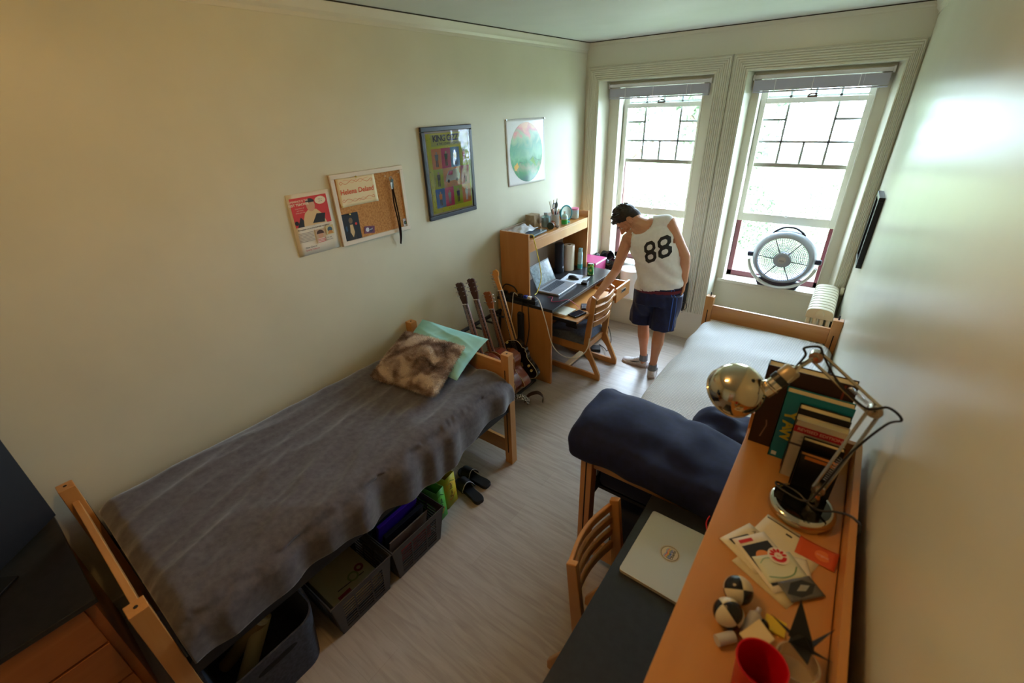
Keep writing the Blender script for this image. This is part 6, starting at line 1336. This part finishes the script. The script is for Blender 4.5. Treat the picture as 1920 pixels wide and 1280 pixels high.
ob('bulb', B().ell(SCn+ax*.005, .028), WHITE, e)
ob('power_cord', B().tube(sm([nk+d*.084, nk+d*.11+V((0, 0, .02)), K2+V((-.03, -.01, .02)), K2+V((.0, -.01, .032)), K2+V((.016, 0, .004)), K2+(K1-K2)*.4+V((0, -.006, -.008)), K1+V((-.02, -.01, .006)), K1+V((.018, -.012, .024)), K1+V((.048, -.02, .006)), K1+V((.025, -.02, -.02)), K1+(K0b-K1)*.5+V((.006, -.014, 0)), K0b+V((.0, -.03, .02)), BZ+V((.0, -.02, .055)), BZ+V((-.06, .0, .05)), BZ+V((-.07, .035, .038)), BZ+V((-.02, .03, .034)), BZ+V((.03, -.01, .034)), BZ+V((.072, -.02, .06)), V((2.655, -3.44, 1.375)), V((2.668, -3.47, 1.34)), V((2.669, -3.48, 1.0)), V((2.669, -3.48, .80))], 7), .003, 6), BLC, e)
# papers, stickers
def sheet(name, x, y, w_, h_, rz, z, col, label, cat, fn=None, group=None, curl=0):
    M = TM(x, y, z, rz); e = thing(name, (x, y, z), label, cat, group)
    b = B(); b.grid(lambda u, v: M @ V((-w_/2+w_*u, -h_/2+h_*v, .0002+curl*(abs(2*u-1)**3)*(v))), 8, 8); ob('paper', b, mat('paper_%d_%d_%d' % col, col, .6), e, solid=.0005, ang=180)
    if fn: R_ = M.to_3x3(); a = Art(M @ V((-w_/2, -h_/2, .0006)), R_ @ V((1, 0, 0)), R_ @ V((0, 1, 0))); fn(a, w_, h_); ob('print', a, a.cols, e, flat=True)
    return e
C1, C2, C3 = (214, 200, 164), (206, 190, 148), (220, 208, 176)
sheet('card', 2.515, -3.655, .14, .095, -.42, SZ+.0006, C2, 'bottom beige card peeking out under the loose stickers', 'card', lambda a, w, h: (a.rect(.01, .06, .06, .085, (40, 38, 36)), a.rect(.03, .045, .055, .06, (44, 42, 38)), a.rect(.005, .055, .02, .06, (170, 90, 50))))
sheet('leaflet', 2.535, -3.535, .15, .10, -.30, SZ+.0014, C3, 'cream leaflet with black title furthest back in the sticker pile', 'leaflet', lambda a, w, h: (a.rect(.004, .088, .146, .092, (50, 44, 40)), a.rect(.06, .07, .075, .076, BLK), a.rect(.11, .055, .13, .058, BLK)))
sheet('leaflet', 2.465, -3.60, .11, .11, -.50, SZ+.0022, C3, 'cream leaflet with black tree print at the hutch front edge', 'leaflet', lambda a, w, h: (a.text(.035, .096, 'ART', .014, (80, 70, 60)), a.poly([(.012, .02), (.022, .075), (.04, .085), (.06, .085), (.045, .07), (.034, .05), (.03, .02)], BLK), a.rect(.07, .08, .10, .092, BLK)))
sheet('sticker', 2.598, -3.53, .085, .06, -.10, SZ+.0024, (206, 84, 40), 'glossy orange red wrapper beside the lamp base', 'sticker', lambda a, w, h: (a.disc(.055, .03, .017, (226, 120, 60)), a.text(.055, .03, 'original', .009, (240, 200, 180))), curl=.004)
sheet('postcard', 2.505, -3.62, .095, .15, .85, SZ+.0034, (226, 214, 190), 'postcard with orange and black picture under the round sticker', 'postcard', lambda a, w, h: (a.rect(.01, .015, .085, .125, (40, 40, 48)), a.disc(.045, .085, .02, (222, 140, 80)), a.rect(.02, .02, .06, .05, (70, 80, 92)), a.rect(.012, .132, .05, .142, (196, 40, 40))))
sheet('sticker', 2.560, -3.60, .06, .055, .3, SZ+.0040, (224, 214, 194), 'small cream sticker with red mark on the pile', 'sticker', lambda a, w, h: (a.disc(.03, .022, .009, (206, 60, 70)), a.poly([(.02, .035), (.024, .048), (.028, .035)], (60, 90, 70))))
sheet('sticker', 2.53, -3.625, .10, .07, .75, SZ+.0050, (214, 216, 190), 'pale green edged sticker under the red petal sticker', 'sticker', lambda a, w, h: (a.line([p.xy for p in sm([(.01, .015, 0), (.04, .008, 0), (.07, .012, 0), (.09, .03, 0)], 4)], .003, (110, 150, 110)), a.line([p.xy for p in sm([(.01, .05, 0), (.03, .062, 0), (.06, .055, 0)], 4)], .002, (130, 170, 130))))
sheet('sticker', 2.578, -3.66, .085, .05, .80, SZ+.0062, (96, 94, 88), 'dark grey leaf shaped sticker at the front of the pile', 'sticker', lambda a, w, h: (a.poly([(.005, .02), (.03, .042), (.06, .044), (.082, .028), (.06, .010), (.03, .006)], (44, 44, 42)), a.poly([(.03, .022), (.05, .034), (.068, .028), (.05, .018)], (150, 150, 140))))
e = thing('round_sticker', (2.525, -3.592, SZ), 'round white sticker with a red petal ring emblem on top of the pile', 'sticker')
ob('sticker_disc', B().lathe([(.024, 0), (.024, .0006), (0, .0006)], (2.522, -3.596, SZ+.0072), n=36), mat('sticker_white', (232, 222, 206), .4), e)
R_ = Matrix.Rotation(.5, 3, 'Z'); a = Art((2.522, -3.596, SZ+.0080), R_ @ V((1, 0, 0)), R_ @ V((0, 1, 0))); RD = (206, 30, 40)
a.ring(0, 0, .010, .0185, RD, 24, math.radians(195), math.radians(345))
for d_ in (10, 42, 74, 106, 138, 170): t = math.radians(d_); c = (.0145*cos(t), .0145*sin(t)); a.poly([(c[0]+.0062*cos(k)*cos(t)-.0036*sin(k)*sin(t), c[1]+.0062*cos(k)*sin(t)+.0036*sin(k)*cos(t)) for k in [2*pi*i/12 for i in range(12)]], RD)
a.text(0, -.001, 'Be', .008, (206, 60, 60)); ob('emblem', a, a.cols, e, flat=True)
# juggling balls
def jball(c, r, rotv, label, sc=1):
    e = thing('juggling_ball', c, label, 'juggling ball', 'black and cream juggling balls')
    Rm = Matrix.Rotation(rotv[0], 3, 'X') @ Matrix.Rotation(rotv[1], 3, 'Y') @ Matrix.Rotation(rotv[2], 3, 'Z')
    b1, b2 = B(), B(); n = 10
    for sx in (-1, 1):
        for sy in (-1, 1):
            for sz in (-1, 1):
                tgt = b1 if sx*sy*sz > 0 else b2
                def f(u, v):
                    p = V((sx*(1-u)*(1-v)+1e-6, sy*u*(1-v)+0, sz*v)).normalized(); p = V((sx*cos(u*pi/2)*cos(v*pi/2), sy*sin(u*pi/2)*cos(v*pi/2), sz*sin(v*pi/2)))
                    seam = min(abs(p.x), abs(p.y), abs(p.z)); return V(c)+Rm @ (p*r*(1-.02*max(0, 1-seam/.08)))
                g = B().grid(f, n, n); 
                if sx*sy*sz < 0: g.f = [q[::-1] for q in g.f]
                tgt.add(g.v, g.f)
    ob('cream_panel', b1, mat('cream_vinyl', (206, 196, 168), .28), e, ang=60, label='cream vinyl panels'); ob('black_panel', b2, mat('black_vinyl', (24, 24, 28), .25), e, ang=60, label='black vinyl panels')
jball((2.462, -3.765, SZ+.031), .031, (.5, .3, .4), 'juggling ball with cream panel on top, nearest the stickers')
jball((2.457, -3.832, SZ+.031), .031, (.2, -.5, .9), 'juggling ball with black panel on top, touching the cream topped one')
tag(ob('glue_stick', B().tube([(2.452, -3.892, SZ+.0125), (2.478, -3.862, SZ+.0125)], .0115, 14), mat('white_black_stick', (190, 190, 194), .4)), 'short white capped stick lying before the juggling balls', 'glue stick')
e = thing('red_cup', (2.527, -3.945, SZ), 'bright red tumbler at the bottom edge of the nearest hutch', 'cup')
RC = mat('red_cup_plastic', (190, 6, 24), .35)
ob('cup_wall', B().lathe([(.030, 0), (.033, .004), (.0415, .108), (.0435, .110), (.0435, .113), (.0405, .113), (.0395, .109), (.031, .008), (0, .008)], (2.527, -3.95, SZ+.0005), n=48), RC, e)
tag(ob('paper_tag', B().hexa([(2.485, -3.862, SZ+.028), (2.522, -3.885, SZ+.028), (2.545, -3.845, SZ+.045), (2.512, -3.818, SZ+.045)], [(2.485, -3.862, SZ+.031), (2.522, -3.885, SZ+.031), (2.545, -3.845, SZ+.048), (2.512, -3.818, SZ+.048)]), mat('cream_box', (216, 198, 156), .6), bevel=.001), 'small cream folded card between the balls and the paper crane', 'card')
tag(ob('glue_bottle', B().lathe([(.012, 0), (.014, .01), (.014, .05), (.006, .06), (.005, .07)], (2.497, -3.845, SZ+.015), (.15, .8, .1), 16), mat('clear_grey_plastic', (186, 180, 176), .15, alpha=.8)), 'small clear tube lying under the cream card', 'tube')
tag(ob('yellow_note', B().box(2.525, 2.565, -3.80, -3.765, SZ+.0005, SZ+.006), mat('yellow_note', (214, 180, 40), .6)), 'small yellow note pad beside the black paper crane', 'note pad')
tag(ob('black_ball_pin', B().ell((2.522, -3.805, SZ+.014), .0135), mat('black_gloss', (20, 24, 22), .15)), 'small glossy black bead beside the yellow note', 'bead')
e = thing('glass_tumbler', (2.585, -3.865, SZ), 'clear low glass tumbler under the black paper crane', 'glass')
ob('glass_wall', B().lathe([(.034, 0), (.036, .004), (.038, .052), (.0355, .052), (.0335, .010), (0, .010)], (2.587, -3.868, SZ+.0005), n=36), mat('tumbler_glass', (206, 190, 160), .05, alpha=.5), e)
e = thing('paper_crane', (2.59, -3.80, SZ+.05), 'black folded paper crane perched on the glass tumbler', 'origami')
CRN = mat('black_paper', (22, 24, 24), .6); c = V((2.588, -3.83, SZ+.056))
P = lambda x, y, z: c+V((x, y, z))
def tri(nm, pts, par=e): return ob(nm, B().add(pts, [(0, 1, 2)] if len(pts) == 3 else [(0, 1, 2, 3)]), CRN, par, solid=.0007, flat=True)
b = B().add([P(-.022, -.012, 0), P(.022, -.010, 0), P(.02, .016, .0), P(-.018, .018, .0), P(0, 0, .024), P(0, .002, -.012)], [(0, 1, 4), (1, 2, 4), (2, 3, 4), (3, 0, 4), (1, 0, 5), (2, 1, 5), (3, 2, 5), (0, 3, 5)]); ob('crane_body', b, CRN, e, flat=True)
tri('wing', [P(-.024, .0, .002), P(.018, .006, .006), P(-.020, .055, .055)]); tri('wing', [P(-.020, -.012, .002), P(.018, -.010, .004), P(.012, -.045, .012)])
tri('neck', [P(.016, -.004, .004), P(.012, .010, .002), P(.045, .045, .030)]); tri('tail', [P(-.014, -.002, .004), P(-.012, .010, .002), P(-.060, .020, .012)])
tri('tail_tip', [P(.014, -.010, .0), P(.014, .0, .0), P(.052, -.006, .002)])
